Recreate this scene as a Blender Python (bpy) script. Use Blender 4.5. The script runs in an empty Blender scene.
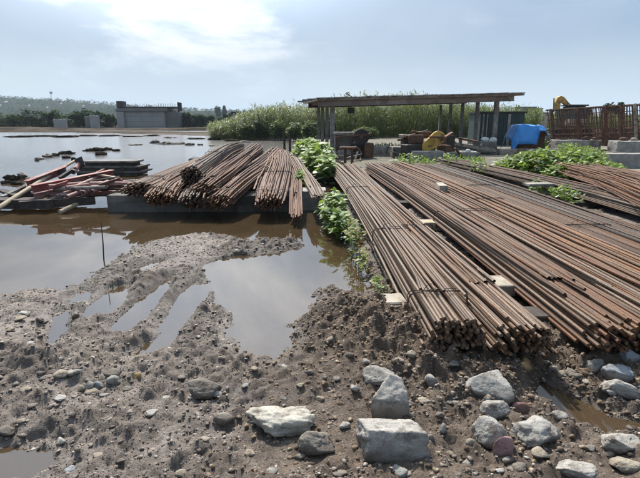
import bpy, bmesh, math, random
import numpy as np
from mathutils import Vector, Matrix, noise as mnoise
R = math.radians
random.seed(7); rng = np.random.default_rng(11)
sc = bpy.context.scene
col = sc.collection

# ------------------------------------------------------------------ camera, sky, sun, exposure
F, CX, CY, TILT, CAMH = 483.0, 320.0, 239.0, R(13.84), 1.6
cam = bpy.data.objects.new('camera', bpy.data.cameras.new('camera')); col.objects.link(cam)
cam.data.sensor_width = 36.0; cam.data.lens = F / 640 * 36
cam.data.clip_start = 0.05; cam.data.clip_end = 8000
cam.location = (0, 0, CAMH); cam.rotation_euler = (math.pi / 2 - TILT, 0, 0)
sc.camera = cam
SUN_EL, SUN_AZ = R(50), R(-16)
SUN = Vector((math.sin(SUN_AZ) * math.cos(SUN_EL), math.cos(SUN_AZ) * math.cos(SUN_EL), math.sin(SUN_EL)))
world = bpy.data.worlds.new('World'); sc.world = world; world.use_nodes = True
def make_sky():
    nt = world.node_tree; N = nt.nodes; L = nt.links; N.clear()
    def n(t, **k):
        o = N.new(t)
        for a, b in k.items(): setattr(o, a, b)
        return o
    def math_(op, a, b=None, clamp=False):
        m = n('ShaderNodeMath', operation=op, use_clamp=clamp)
        for i, v in enumerate((a, b)):
            if v is None: continue
            if isinstance(v, (int, float)): m.inputs[i].default_value = v
            else: L.new(v, m.inputs[i])
        return m.outputs[0]
    sky = n('ShaderNodeTexSky', sky_type='NISHITA', sun_disc=False)
    sky.sun_elevation = SUN_EL; sky.sun_rotation = SUN_AZ; sky.air_density = 1.0; sky.dust_density = 2.5; sky.ozone_density = 1.0
    tc = n('ShaderNodeTexCoord'); sp = n('ShaderNodeSeparateXYZ'); L.new(tc.outputs['Generated'], sp.inputs[0])
    z = math_('MAXIMUM', sp.outputs['Z'], 0.0); zz = math_('ADD', z, 0.16)
    cb = n('ShaderNodeCombineXYZ')
    L.new(math_('DIVIDE', sp.outputs['X'], zz), cb.inputs[0]); L.new(math_('DIVIDE', sp.outputs['Y'], zz), cb.inputs[1])
    def cloud(scale, detail, rough, off, lo, hi):
        mp = n('ShaderNodeMapping'); mp.inputs['Location'].default_value = off; mp.inputs['Scale'].default_value = (scale, scale * .8, 1)
        L.new(cb.outputs[0], mp.inputs[0])
        t = n('ShaderNodeTexNoise'); t.inputs['Scale'].default_value = 1; t.inputs['Detail'].default_value = detail
        t.inputs['Roughness'].default_value = rough; t.inputs['Distortion'].default_value = .35
        L.new(mp.outputs[0], t.inputs['Vector'])
        mr = n('ShaderNodeMapRange', interpolation_type='SMOOTHSTEP'); mr.inputs['From Min'].default_value = lo; mr.inputs['From Max'].default_value = hi
        L.new(t.outputs['Fac'], mr.inputs['Value']); return mr.outputs[0]
    veil = cloud(.42, 7, .55, (1.3, 4.2, 0), .30, .62)       # thin high layer
    lump = cloud(.8, 8, .6, (SKY_OFF[0], SKY_OFF[1], 0), .475, .68)       # brighter cumulus fringe
    # forward scatter: the thin cloud grows bright towards the hidden sun
    vd = n('ShaderNodeVectorMath', operation='DOT_PRODUCT'); L.new(tc.outputs['Generated'], vd.inputs[0]); vd.inputs[1].default_value = SUN
    g = n('ShaderNodeMapRange', interpolation_type='SMOOTHSTEP'); L.new(vd.outputs['Value'], g.inputs['Value'])
    g.inputs['From Min'].default_value = .62; g.inputs['From Max'].default_value = .80
    bright = math_('MULTIPLY', g.outputs[0], lump)
    def mix(f, a, b):
        m = n('ShaderNodeMix', data_type='RGBA')
        for s, v in ((m.inputs[0], f), (m.inputs[6], a), (m.inputs[7], b)):
            if isinstance(v, (int, float)): s.default_value = v
            elif isinstance(v, tuple): s.default_value = v
            else: L.new(v, s)
        return m.outputs[2]
    hz = n('ShaderNodeMapRange', interpolation_type='SMOOTHSTEP'); L.new(z, hz.inputs['Value'])
    hz.inputs['From Min'].default_value = 0; hz.inputs['From Max'].default_value = .17; hz.inputs['To Min'].default_value = .85; hz.inputs['To Max'].default_value = 0
    c = mix(math_('ADD', math_('MULTIPLY', veil, .4), .4), sky.outputs[0], (3.1, 4.4, 6.3, 1))
    c = mix(hz.outputs[0], c, (6.7, 8.0, 9.0, 1))
    c = mix(math_('MULTIPLY', lump, .45), c, (5.2, 6.3, 7.5, 1))
    c = mix(math_('MULTIPLY', g.outputs[0], .35), c, (6.3, 7.6, 8.7, 1))
    c = mix(math_('MULTIPLY', bright, .95), c, (10.8, 11.0, 11.1, 1))
    gl = n('ShaderNodeMapRange', interpolation_type='SMOOTHSTEP'); L.new(vd.outputs['Value'], gl.inputs['Value'])   # sun glare in the thin cloud, out of frame
    gl.inputs['From Min'].default_value = .72; gl.inputs['From Max'].default_value = 1.0; gl.inputs['To Min'].default_value = 1.0; gl.inputs['To Max'].default_value = 4.5
    sv = n('ShaderNodeVectorMath', operation='SCALE'); L.new(c, sv.inputs[0]); L.new(gl.outputs[0], sv.inputs['Scale']); c = sv.outputs[0]
    bg = n('ShaderNodeBackground'); bg.inputs['Strength'].default_value = .084; L.new(c, bg.inputs['Color'])
    out = n('ShaderNodeOutputWorld'); L.new(bg.outputs[0], out.inputs[0])
SKY_OFF = (12.1, 2.2); HAZE = .0003
make_sky()
sun = bpy.data.objects.new('sun', bpy.data.lights.new('sun', 'SUN')); col.objects.link(sun)
sun.data.energy = 5.0; sun.data.angle = R(1.2); sun.data.color = (1.0, .93, .82)
sun.rotation_euler = SUN.to_track_quat('Z', 'Y').to_euler(); sun.location = SUN * 50
sc.view_settings.view_transform = 'Standard'; sc.view_settings.look = 'None'
sc.view_settings.exposure = 0.40; sc.view_settings.gamma = 1.0; sc.view_settings.use_curve_mapping = False
sc.render.engine = 'CYCLES'; sc.cycles.use_denoising = True
sc.cycles.max_bounces = 8; sc.cycles.transparent_max_bounces = 12; sc.cycles.volume_bounces = 0
sc.cycles.caustics_reflective = False; sc.cycles.caustics_refractive = False

# ------------------------------------------------------------------ helpers
ct, st = math.cos(TILT), math.sin(TILT)
def ray(px, py):
    a, b = (px - CX) / F, (CY - py) / F
    return Vector((a, ct + b * st, -st + b * ct))
def P(px, py, z=0.0):            # the point of height z seen at that place in the photograph
    d = ray(px, py); k = (z - CAMH) / d.z
    return Vector((d.x * k, d.y * k, z))
def PD(px, py, Y):               # the point at distance Y
    d = ray(px, py); k = Y / d.y
    return Vector((d.x * k, Y, CAMH + d.z * k))

def _hash(ix, iy, s):
    h = (ix.astype(np.int64) * 374761393 + iy.astype(np.int64) * 668265263 + s * 1442695041) & 0xffffffff
    h = ((h ^ (h >> 13)) * 1274126177) & 0xffffffff
    h = ((h ^ (h >> 16)) * 2246822519) & 0xffffffff
    return ((h ^ (h >> 15)) & 0xffffff) / float(0xffffff)
def vnoise(x, y, s=0):
    x = np.asarray(x, float); y = np.asarray(y, float)
    ix, iy = np.floor(x), np.floor(y); fx, fy = x - ix, y - iy
    fx = fx * fx * fx * (fx * (fx * 6 - 15) + 10); fy = fy * fy * fy * (fy * (fy * 6 - 15) + 10)
    a, b, c, d = _hash(ix, iy, s), _hash(ix + 1, iy, s), _hash(ix, iy + 1, s), _hash(ix + 1, iy + 1, s)
    return (a * (1 - fx) + b * fx) * (1 - fy) + (c * (1 - fx) + d * fx) * fy
def fbm(x, y, f, o=3, s=0, g=.5):
    v, a, t = 0, 1, 0
    for i in range(o):
        q = i * .7
        v = v + a * vnoise(x * f * math.cos(q) + y * f * math.sin(q) + i * 17.3, -x * f * math.sin(q) + y * f * math.cos(q) - i * 9.1, s + i)
        t += a; a *= g; f *= 2.03
    return v / t
def sstep(a, b, x):
    t = np.clip((np.asarray(x) - a) / (b - a), 0, 1); return t * t * (3 - 2 * t)
def sdpoly(x, y, poly):
    d = np.full(x.shape, 1e18); inside = np.zeros(x.shape, bool); n = len(poly)
    for i in range(n):
        (ax, ay), (bx, by) = poly[i], poly[(i + 1) % n]
        ex, ey = bx - ax, by - ay; wx, wy = x - ax, y - ay
        t = np.clip((wx * ex + wy * ey) / (ex * ex + ey * ey + 1e-12), 0, 1)
        d = np.minimum(d, (wx - ex * t) ** 2 + (wy - ey * t) ** 2)
        c = (ay > y) != (by > y)
        with np.errstate(divide='ignore', invalid='ignore'):
            inside ^= c & (x < (bx - ax) * (y - ay) / ((by - ay) if by != ay else 1e-12) + ax)
    return np.where(inside, -1, 1) * np.sqrt(d)
def sdline(x, y, pts):
    d = np.full(x.shape, 1e18)
    for (ax, ay), (bx, by) in zip(pts[:-1], pts[1:]):
        ex, ey = bx - ax, by - ay; wx, wy = x - ax, y - ay
        t = np.clip((wx * ex + wy * ey) / (ex * ex + ey * ey + 1e-12), 0, 1)
        d = np.minimum(d, (wx - ex * t) ** 2 + (wy - ey * t) ** 2)
    return np.sqrt(d)

def worley(x, y, c, s=0):            # rounded clods: 1 at a cell's heart, 0 at its rim, times a height of its own
    u, v = np.asarray(x) / c, np.asarray(y) / c; iu, iv = np.floor(u), np.floor(v); best = np.full(u.shape, 9.); hh = np.zeros(u.shape)
    for a in (-1, 0, 1):
        for b in (-1, 0, 1):
            gx, gy = iu + a, iv + b; d = (gx + _hash(gx, gy, s) - u) ** 2 + (gy + _hash(gx, gy, s + 7) - v) ** 2
            m = d < best; best = np.where(m, d, best); hh = np.where(m, _hash(gx, gy, s + 13), hh)
    return np.clip(1 - best * 1.6, 0, 1) * (.15 + .85 * hh * hh)
ORG = {}
def tag(o, label=None, cat=None, group=None, kind=None):
    if label: o['label'] = label
    if cat: o['category'] = cat
    if group: o['group'] = group
    if kind: o['kind'] = kind
    return o
def thing(name, label, cat, loc, group=None):
    o = bpy.data.objects.new(name, None); col.objects.link(o); o.location = loc
    o.empty_display_size = .1; ORG[o.name] = Vector(loc)
    return tag(o, label, cat, group)
def link(name, me, mat, parent=None, loc=None, smooth=False):
    o = bpy.data.objects.new(name, me); col.objects.link(o)
    if mat is not None and not me.materials: me.materials.append(mat)
    if parent is not None:
        o.parent = parent; ORG[o.name] = ORG[parent.name]
    elif loc is not None:
        o.location = loc; ORG[o.name] = Vector(loc)
    else: ORG[o.name] = Vector((0, 0, 0))
    if smooth: me.polygons.foreach_set('use_smooth', [True] * len(me.polygons))
    return o
class MB:
    def __init__(s): s.v = []; s.f = []
    def add(s, vs, fs):
        b = len(s.v); s.v += [tuple(v) for v in vs]; s.f += [tuple(b + i for i in f) for f in fs]; return s
    def hexa(s, c):   # 8 corners: 4 bottom ccw, 4 top ccw
        return s.add(c, [(3, 2, 1, 0), (4, 5, 6, 7), (0, 1, 5, 4), (1, 2, 6, 5), (2, 3, 7, 6), (3, 0, 4, 7)])
    def box(s, c, d, rz=0, m=None):
        x, y, z = d[0] / 2, d[1] / 2, d[2] / 2
        M = Matrix.Rotation(rz, 3, 'Z') if m is None else m
        c = Vector(c)
        return s.hexa([c + M @ Vector(q) for q in ((-x, -y, -z), (x, -y, -z), (x, y, -z), (-x, y, -z), (-x, -y, z), (x, -y, z), (x, y, z), (-x, y, z))])
    def beam(s, p0, p1, w, h, up=(0, 0, 1), off=(0, 0)):
        p0, p1 = Vector(p0), Vector(p1); a = (p1 - p0).normalized(); u = Vector(up)
        r = a.cross(u).normalized(); u = r.cross(a)
        q = []
        for p in (p0, p1):
            p = p + r * off[0] + u * off[1]
            q.append([p - r * w / 2 - u * h / 2, p + r * w / 2 - u * h / 2, p + r * w / 2 + u * h / 2, p - r * w / 2 + u * h / 2])
        return s.add(q[0] + q[1], [(0, 3, 2, 1), (4, 5, 6, 7), (0, 1, 5, 4), (1, 2, 6, 5), (2, 3, 7, 6), (3, 0, 4, 7)])
    def tube(s, pts, r, n=8, cap=True):
        pts = [Vector(p) for p in pts]; k = len(pts); rr = r if isinstance(r, (list, tuple)) else [r] * k
        u = None; vs = []
        for i, p in enumerate(pts):
            a = (pts[min(i + 1, k - 1)] - pts[max(i - 1, 0)]).normalized()
            if u is None:
                u = a.cross(Vector((0, 0, 1)) if abs(a.z) < .95 else Vector((1, 0, 0))).normalized()
            u = (u - a * u.dot(a)).normalized(); w = a.cross(u)
            for j in range(n):
                t = 2 * math.pi * j / n; vs.append(p + (u * math.cos(t) + w * math.sin(t)) * rr[i])
        fs = [(i * n + j, i * n + (j + 1) % n, (i + 1) * n + (j + 1) % n, (i + 1) * n + j) for i in range(k - 1) for j in range(n)]
        if cap: fs += [tuple(range(n - 1, -1, -1)), tuple(range((k - 1) * n, k * n))]
        return s.add(vs, fs)
    def pipe(s, p0, p1, r, t=.012, n=14):
        p0, p1 = Vector(p0), Vector(p1); a = (p1 - p0).normalized()
        u = a.cross(Vector((0, 0, 1))).normalized(); w = a.cross(u); vs = []
        for p, q in ((p0, r), (p1, r), (p1, r - t), (p0, r - t)):
            for j in range(n):
                g = 2 * math.pi * j / n; vs.append(p + (u * math.cos(g) + w * math.sin(g)) * q)
        fs = [(b * n + j, b * n + (j + 1) % n, ((b + 1) % 4) * n + (j + 1) % n, ((b + 1) % 4) * n + j) for b in range(4) for j in range(n)]
        return s.add(vs, fs)
    def mesh(s, org=(0, 0, 0), name='m'):
        me = bpy.data.meshes.new(name); o = Vector(org)
        me.from_pydata([(v[0] - o[0], v[1] - o[1], v[2] - o[2]) for v in s.v], [], s.f); me.update(); return me
    def build(s, name, mat, parent=None, loc=None, smooth=False, bevel=0):
        org = ORG[parent.name] if parent is not None else (loc if loc is not None else (0, 0, 0))
        me = s.mesh(org, name)
        if bevel:
            bm = bmesh.new(); bm.from_mesh(me)
            bmesh.ops.bevel(bm, geom=list(bm.edges), offset=bevel, segments=1, affect='EDGES', clamp_overlap=True)
            bm.to_mesh(me); bm.free()
        o = link(name, me, mat, parent, loc)
        if smooth:
            me.polygons.foreach_set('use_smooth', [True] * len(me.polygons))
            try: me.set_sharp_from_angle(angle=R(40))
            except Exception: pass
        return o

def nmesh(name, verts, faces):        # numpy arrays, faces all the same size
    me = bpy.data.meshes.new(name); k = faces.shape[1]
    me.vertices.add(len(verts)); me.vertices.foreach_set('co', np.ascontiguousarray(verts, np.float32).ravel())
    me.loops.add(faces.size); me.loops.foreach_set('vertex_index', np.ascontiguousarray(faces, np.int32).ravel())
    me.polygons.add(len(faces)); me.polygons.foreach_set('loop_start', np.arange(0, faces.size, k, dtype=np.int32))
    me.polygons.foreach_set('loop_total', np.full(len(faces), k, np.int32))
    me.update(calc_edges=True); return me

# ------------------------------------------------------------------ materials
class NT:
    def __init__(s, name):
        s.m = bpy.data.materials.new(name); s.m.use_nodes = True; s.nt = s.m.node_tree
        s.N, s.L = s.nt.nodes, s.nt.links; s.N.clear()
        s.out = s.N.new('ShaderNodeOutputMaterial')
    def n(s, t, ins=None, **k):
        o = s.N.new(t)
        for a, b in k.items(): setattr(o, a, b)
        for a, b in (ins or {}).items(): s.set(o.inputs[a], b)
        return o
    def set(s, sock, v):
        if hasattr(v, 'is_output'): s.L.new(v, sock)
        elif isinstance(v, tuple) and len(v) == 3 and sock.type == 'RGBA': sock.default_value = (*v, 1)
        else: sock.default_value = v
    def noise(s, scale, detail=4, rough=.55, vec=None, dist=0):
        t = s.n('ShaderNodeTexNoise', {'Scale': scale, 'Detail': detail, 'Roughness': rough, 'Distortion': dist})
        if vec is not None: s.L.new(vec, t.inputs['Vector'])
        return t.outputs['Fac']
    def pos(s, scale=(1, 1, 1), obj=False):
        v = s.n('ShaderNodeTexCoord').outputs['Object'] if obj else s.n('ShaderNodeNewGeometry').outputs['Position']
        m = s.n('ShaderNodeMapping', {'Scale': scale}); s.L.new(v, m.inputs[0]); return m.outputs[0]
    def ramp(s, fac, stops):
        r = s.n('ShaderNodeValToRGB'); e = r.color_ramp.elements
        while len(e) < len(stops): e.new(.5)
        for i, (p, c) in enumerate(stops):
            e[i].position = p; e[i].color = (*c, 1) if isinstance(c, tuple) else (c, c, c, 1)
        s.set(r.inputs[0], fac); return r.outputs[0]
    def mr(s, v, a, b, c=0., d=1.):
        m = s.n('ShaderNodeMapRange', {'Value': v, 'From Min': a, 'From Max': b, 'To Min': c, 'To Max': d}, interpolation_type='SMOOTHSTEP'); return m.outputs[0]
    def mix(s, f, a, b, mode='MIX'):
        m = s.n('ShaderNodeMix', data_type='RGBA', blend_type=mode)
        s.set(m.inputs[0], f); s.set(m.inputs[6], a); s.set(m.inputs[7], b); return m.outputs[2]
    def math(s, op, a, b=0., clamp=False):
        m = s.n('ShaderNodeMath', operation=op, use_clamp=clamp); s.set(m.inputs[0], a); s.set(m.inputs[1], b); return m.outputs[0]
    def bump(s, h, strength=.5, dist=.01, nrm=None):
        b = s.n('ShaderNodeBump', {'Height': h, 'Strength': strength, 'Distance': dist})
        if nrm is not None: s.L.new(nrm, b.inputs['Normal'])
        return b.outputs[0]
    def bsdf(s, color, rough=.7, metal=0., spec=.5, normal=None):
        b = s.n('ShaderNodeBsdfPrincipled', {'Base Color': color, 'Roughness': rough, 'Metallic': metal, 'Specular IOR Level': spec})
        if normal is not None: s.L.new(normal, b.inputs['Normal'])
        s.L.new(b.outputs[0], s.out.inputs[0]); return s.m
    def rnd(s): return s.n('ShaderNodeObjectInfo').outputs['Random']

def mat_simple(name, c, c2=None, scale=6, rough=.75, metal=0., bump=.3, bscale=40, bdist=.004, stain=None, spec=.4):
    t = NT(name); c2 = c2 or tuple(x * .7 for x in c)
    p = t.pos(obj=True)
    f = t.mr(t.noise(scale, 6, .6, p), .35, .65)
    colr = t.mix(f, c, c2)
    if stain:
        colr = t.mix(t.mr(t.noise(scale * .45, 5, .65, p, .6), .5, .62), colr, stain)
    return t.bsdf(colr, rough, metal, spec, t.bump(t.noise(bscale, 5, .6, p), bump, bdist))

def mat_ground():
    t = NT('mud'); p = t.pos(); z = t.n('ShaderNodeSeparateXYZ', {0: t.n('ShaderNodeNewGeometry').outputs['Position']}).outputs
    n1 = t.noise(.9, 5, .6, p); n2 = t.noise(9, 7, .7, p); n3 = t.noise(60, 5, .75, p); n4 = t.noise(190, 3, .7, p)
    dry = t.mix(t.mr(n2, .36, .64), (.37, .31, .265), (.225, .182, .15))
    brown = t.mix(t.mr(n2, .36, .64), (.185, .133, .092), (.09, .06, .04))
    red = t.mix(t.mr(n2, .36, .64), (.26, .165, .092), (.14, .085, .048))
    wx = t.math('MULTIPLY', t.math('SUBTRACT', n1, .5), 1.8)
    # browner excavated soil lies to the right, the reddest of it heaped round the near ends of the bars
    c = t.mix(t.math('MULTIPLY', t.mr(t.math('ADD', z['X'], wx), -.95, .1), t.mr(z['Y'], 5.6, 3.6)), dry, brown)
    c = t.mix(t.math('MULTIPLY', t.mr(t.math('ADD', z['X'], wx), .0, .5), t.math('MULTIPLY', t.mr(z['Y'], 2.4, 2.9), t.mr(z['Y'], 6, 4.2))), c, red)
    c = t.mix(t.mr(n1, .5, .66, 0, .5), c, (.15, .115, .085))
    c = t.mix(t.mr(n3, .52, .70, 0, .7), c, (.36, .32, .275))
    c = t.mix(t.mr(n3, .48, .34, 0, .7), c, (.05, .04, .033))
    c = t.mix(t.mr(n4, .55, .7, 0, .5), c, (.055, .045, .038))
    clay = t.n('ShaderNodeAttribute', attribute_name='clay').outputs['Fac']      # wetter, darker clay: the clods and the strip along the water
    c = t.mix(t.math('MULTIPLY', clay, t.mr(z['Y'], 3.4, 4.4, .6, .82)), c, t.mix(t.mr(n2, .36, .64), (.125, .094, .07), (.06, .044, .033)))
    far = t.mr(z['Y'], 30, 64); c = t.mix(far, c, t.mix(t.mr(t.noise(.25, 5, .6, p), .4, .6), (.10, .083, .066), (.05, .041, .033)))
    shade = t.math('MULTIPLY', t.mr(z['X'], -1, 1), t.mr(z['Y'], 13.5, 16)); c = t.mix(t.math('MULTIPLY', shade, t.math('SUBTRACT', .9, far)), c, t.mix(t.mr(t.noise(1.3, 6, .7, p), .4, .6), (.125, .115, .065), (.075, .066, .046)))  # duller, grass-like colour of the ground itself under and behind the shed
    yard = t.math('MULTIPLY', t.mr(z['X'], 5, 7), t.mr(z['Y'], 8, 11)); c = t.mix(t.math('MULTIPLY', yard, .7), c, t.mix(t.mr(t.noise(.6, 6, .7, p), .4, .6), (.25, .21, .165), (.11, .095, .07)))
    wet = t.mr(t.math('ADD', z['Z'], t.math('MULTIPLY', t.math('SUBTRACT', n1, .5), .16)), .015, .10, 1, 0)
    c = t.mix(t.math('MULTIPLY', wet, .45), c, t.mix(1.0, c, (.45, .43, .41), 'MULTIPLY'))
    rough = t.math('SUBTRACT', .85, t.math('MULTIPLY', wet, t.mr(z['Y'], 4.0, 5.5, .48, .22)))
    h = t.math('ADD', t.math('MULTIPLY', n3, 1.0), t.math('MULTIPLY', n4, .4))
    h = t.math('MULTIPLY', h, t.math('SUBTRACT', 1.0, t.math('MULTIPLY', wet, t.mr(z['Y'], 3.5, 5, .55, 0.0))))
    rough = t.math('ADD', rough, t.math('MULTIPLY', far, .5), True)
    return t.bsdf(c, rough, 0, t.math('MULTIPLY', .5, t.math('SUBTRACT', 1.0, far)), t.bump(h, 1.0, .02))
def mat_water():
    t = NT('muddy_water'); p = t.pos((1, 1, 1)); p2 = t.pos((1.2, .5, 1))
    y = t.n('ShaderNodeSeparateXYZ', {0: t.n('ShaderNodeNewGeometry').outputs['Position']}).outputs['Y']
    rip = t.math('MULTIPLY', t.noise(5.5, 3, .5, p2), t.mr(y, 6, 22, .10, 6.0))
    nr = t.bump(rip, .12, .02)
    g = t.n('ShaderNodeBsdfGlossy', {'Color': (.97, .98, 1.0), 'Roughness': t.mr(y, 7, 24, .03, .135)}); t.L.new(nr, g.inputs['Normal'])
    silt = t.mix(t.mr(t.noise(.7, 4, .6, p), .35, .65), (.075, .052, .03), (.055, .037, .019))
    d = t.n('ShaderNodeBsdfDiffuse', {'Color': silt})
    tr = t.n('ShaderNodeBsdfTransparent', {'Color': (.78, .62, .40)})
    m1 = t.n('ShaderNodeMixShader', {0: .72}); t.L.new(tr.outputs[0], m1.inputs[1]); t.L.new(d.outputs[0], m1.inputs[2])
    fr = t.n('ShaderNodeFresnel', {'IOR': 1.4}); t.L.new(nr, fr.inputs['Normal'])
    m2 = t.n('ShaderNodeMixShader'); t.L.new(fr.outputs[0], m2.inputs[0]); t.L.new(m1.outputs[0], m2.inputs[1]); t.L.new(g.outputs[0], m2.inputs[2])
    t.L.new(m2.outputs[0], t.out.inputs[0]); return t.m
def mat_bar(name, stops, orange=.25, rough=.68):
    t = NT(name); p = t.pos((40, 1.1, 40)); rn = t.rnd()
    base = t.ramp(rn, stops)
    n1 = t.noise(1.0, 5, .65, p); n2 = t.noise(55, 3, .6, t.pos())
    c = t.mix(t.mr(n1, .46, .66, 0, orange * 2), base, (.215, .092, .034))
    c = t.mix(t.mr(n2, .46, .66, 0, .62), c, (.042, .026, .018))
    c = t.mix(t.mr(t.noise(2.1, 4, .6, p), .55, .75, 0, .5), c, (.22, .165, .12))
    # rolled ribs round the bar, along its length
    w = t.n('ShaderNodeTexWave', {'Scale': 20.0, 'Distortion': 1.0, 'Detail': 1.0}, bands_direction='Y'); t.L.new(t.pos(), w.inputs['Vector'])
    h = t.math('ADD', t.math('MULTIPLY', w.outputs['Fac'], .5), n2)
    return t.bsdf(c, rough, .05, .3, t.bump(h, .45, .003))
def mat_rock(name, c1, c2, dirt=(.105, .083, .064), amount=.85):
    t = NT(name); p = t.pos(); rn = t.rnd()
    n1 = t.noise(7, 7, .65, p); n2 = t.noise(45, 5, .7, p); n3 = t.noise(160, 3, .7, p)
    c = t.mix(t.mr(n1, .35, .65), c1, c2)
    c = t.mix(t.mr(n2, .52, .7, 0, .5), c, tuple(x * .45 for x in c1))
    c = t.mix(t.mr(n3, .55, .75, 0, .4), c, tuple(min(1, x * 1.3) for x in c1))
    zz = t.n('ShaderNodeSeparateXYZ', {0: t.n('ShaderNodeTexCoord').outputs['Generated']}).outputs['Z']   # mud splashed up the foot
    m = t.mr(t.math('ADD', zz, t.math('MULTIPLY', t.math('SUBTRACT', n1, .5), 1.5)), .2, .72, amount, 0)
    c = t.mix(m, c, dirt); c = t.mix(t.mr(t.noise(14, 7, .72, p), .49, .64, 0, .7), c, dirt)
    h = t.math('ADD', n2, t.math('MULTIPLY', n3, .5))
    return t.bsdf(c, .88, 0, .3, t.bump(h, .9, .012))
def mat_gravel():
    t = NT('gravel'); p = t.pos()
    v = t.n('ShaderNodeTexVoronoi', {'Scale': 45.0}); t.L.new(p, v.inputs['Vector'])
    f = t.n('ShaderNodeSeparateColor', {0: v.outputs['Color']}).outputs[0]
    c = t.ramp(f, [(0, (.07, .053, .042)), (.4, (.13, .103, .083)), (.75, (.20, .165, .135)), (.93, (.30, .26, .22)), (1, (.46, .42, .365))])
    return t.bsdf(c, .8, 0, .4, t.bump(t.noise(180, 3, .6, p), .5, .004))
def mat_leaf(name, a, b, trans=.45, scale=3, dark=None, spec=.35):
    t = NT(name); p = t.pos()
    f = t.noise(scale, 3, .6, p); f2 = t.noise(scale * 14, 2, .5, p)
    c = t.mix(t.mr(t.math('ADD', t.math('MULTIPLY', f, .6), t.math('MULTIPLY', f2, .4)), .38, .62), a, b)
    if dark: c = t.mix(t.mr(t.noise(scale * .4, 2, .5, p), .5, .68), c, dark)
    d = t.n('ShaderNodeBsdfPrincipled', {'Base Color': c, 'Roughness': .5, 'Specular IOR Level': spec})
    tr = t.n('ShaderNodeBsdfTranslucent', {'Color': t.mix(.35, c, (.25, .32, .03))})
    m = t.n('ShaderNodeMixShader', {0: trans}); t.L.new(d.outputs[0], m.inputs[1]); t.L.new(tr.outputs[0], m.inputs[2])
    t.L.new(m.outputs[0], t.out.inputs[0]); return t.m

M = {}
M['ground'] = mat_ground(); M['water'] = mat_water(); M['gravel'] = mat_gravel()
M['bar_grey'] = mat_bar('bar_grey', [(0, (0.070, 0.044, 0.029)), (.35, (0.115, 0.075, 0.048)), (.7, (0.150, 0.104, 0.069)), (1, (0.190, 0.140, 0.098))], .25, .6)
M['bar_rust'] = mat_bar('bar_rust', [(0, (0.050, 0.029, 0.017)), (.35, (0.088, 0.048, 0.027)), (.75, (0.122, 0.067, 0.036)), (1, (0.155, 0.095, 0.058))], .34)
M['bar_orange'] = mat_bar('bar_orange', [(0, (0.075, 0.034, 0.016)), (.5, (0.150, 0.066, 0.026)), (1, (0.200, 0.104, 0.049))], .5)
M['bar_dark'] = mat_bar('bar_dark', [(0, (.026, .02, .018)), (.5, (.066, .053, .045)), (1, (.14, .12, .103))], .12)
M['bar_red'] = mat_bar('bar_red', [(0, (0.045, 0.018, 0.010)), (.4, (0.105, 0.039, 0.019)), (.8, (0.150, 0.061, 0.032)), (1, (0.180, 0.095, 0.057))], .3)
M['wire'] = mat_simple('tie_wire', (.05, .034, .026), rough=.6, metal=.4)
M['concrete'] = mat_simple('concrete', (.36, .34, .31), (.24, .225, .205), 3, .9, bscale=60, bump=.5, stain=(.14, .12, .10))
M['concrete_pale'] = mat_simple('concrete_pale', (.40, .355, .285), (.29, .25, .20), 5, .9, bscale=60, bump=.5, stain=(.15, .115, .08))
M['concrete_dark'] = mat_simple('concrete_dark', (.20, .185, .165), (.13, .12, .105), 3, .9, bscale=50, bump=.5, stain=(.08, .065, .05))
M['concrete_far'] = mat_simple('concrete_far', (.33, .32, .30), (.27, .26, .245), .25, .9, bump=.1)
M['concrete_far_dark'] = mat_simple('concrete_far_dark', (.19, .18, .165), (.14, .132, .12), .25, .9, bump=.1)
M['wood'] = mat_simple('wood', (.45, .37, .26), (.33, .26, .18), 8, .85)
M['wood_grey'] = mat_simple('wood_grey', (.30, .275, .24), (.19, .17, .15), 6, .9, stain=(.10, .085, .07))
M['wood_dark'] = mat_simple('wood_dark', (.075, .06, .05), (.04, .032, .027), 6, .9)
M['red'] = mat_simple('red_paint', (.28, .095, .085), (.20, .065, .055), 7, .7, stain=(.27, .18, .155))
M['pink'] = mat_simple('faded_pink_paint', (.35, .20, .18), (.27, .135, .115), 6, .7, stain=(.16, .10, .08))
M['rust'] = mat_simple('rusted_steel', (.13, .068, .042), (.075, .042, .03), 9, .78, .2, stain=(.20, .095, .045))
M['rust_dark'] = mat_simple('dark_steel', (.05, .042, .038), (.03, .025, .023), 9, .6, .4)
M['steel_post'] = mat_simple('weathered_post', (.29, .27, .25), (.2, .18, .165), 5, .8, 0, stain=(.16, .12, .09))
M['roof'] = mat_simple('roof_fascia', (.24, .18, .14), (.16, .12, .095), 2, .8, stain=(.30, .24, .2))
M['yellow'] = mat_simple('yellow_paint', (.50, .31, .06), (.40, .235, .045), 5, .6, stain=(.16, .10, .05))
M['blue'] = mat_simple('blue_tarp', (.05, .30, .72), (.04, .23, .60), 4, .42, bscale=9, bump=.8, bdist=.05, spec=.5)
M['blue_dull'] = mat_simple('blue_cabin', (.045, .085, .15), (.035, .065, .12), 1, .6)
M['teal'] = mat_simple('dark_green_cabin', (.035, .065, .062), (.025, .045, .045), 2, .6)
M['white'] = mat_simple('white_paint', (.75, .74, .71), (.62, .60, .56), 3, .6)
M['pinkwall'] = mat_simple('pale_plaster', (.48, .38, .33), (.40, .31, .27), 2, .9)
M['glass'] = mat_simple('dark_glass', (.02, .025, .03), (.015, .02, .025), 2, .12, bump=0)
M['tyre'] = mat_simple('black_rubber', (.025, .024, .023), (.018, .018, .018), 5, .8)
M['soil'] = mat_simple('dark_soil', (.05, .041, .033), (.03, .025, .02), 1.2, .95, bscale=6, bump=.8, bdist=.1, spec=0)
M['leaf'] = mat_leaf('weed_leaf', (.16, .26, .035), (.28, .37, .075), .48, 3)
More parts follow.
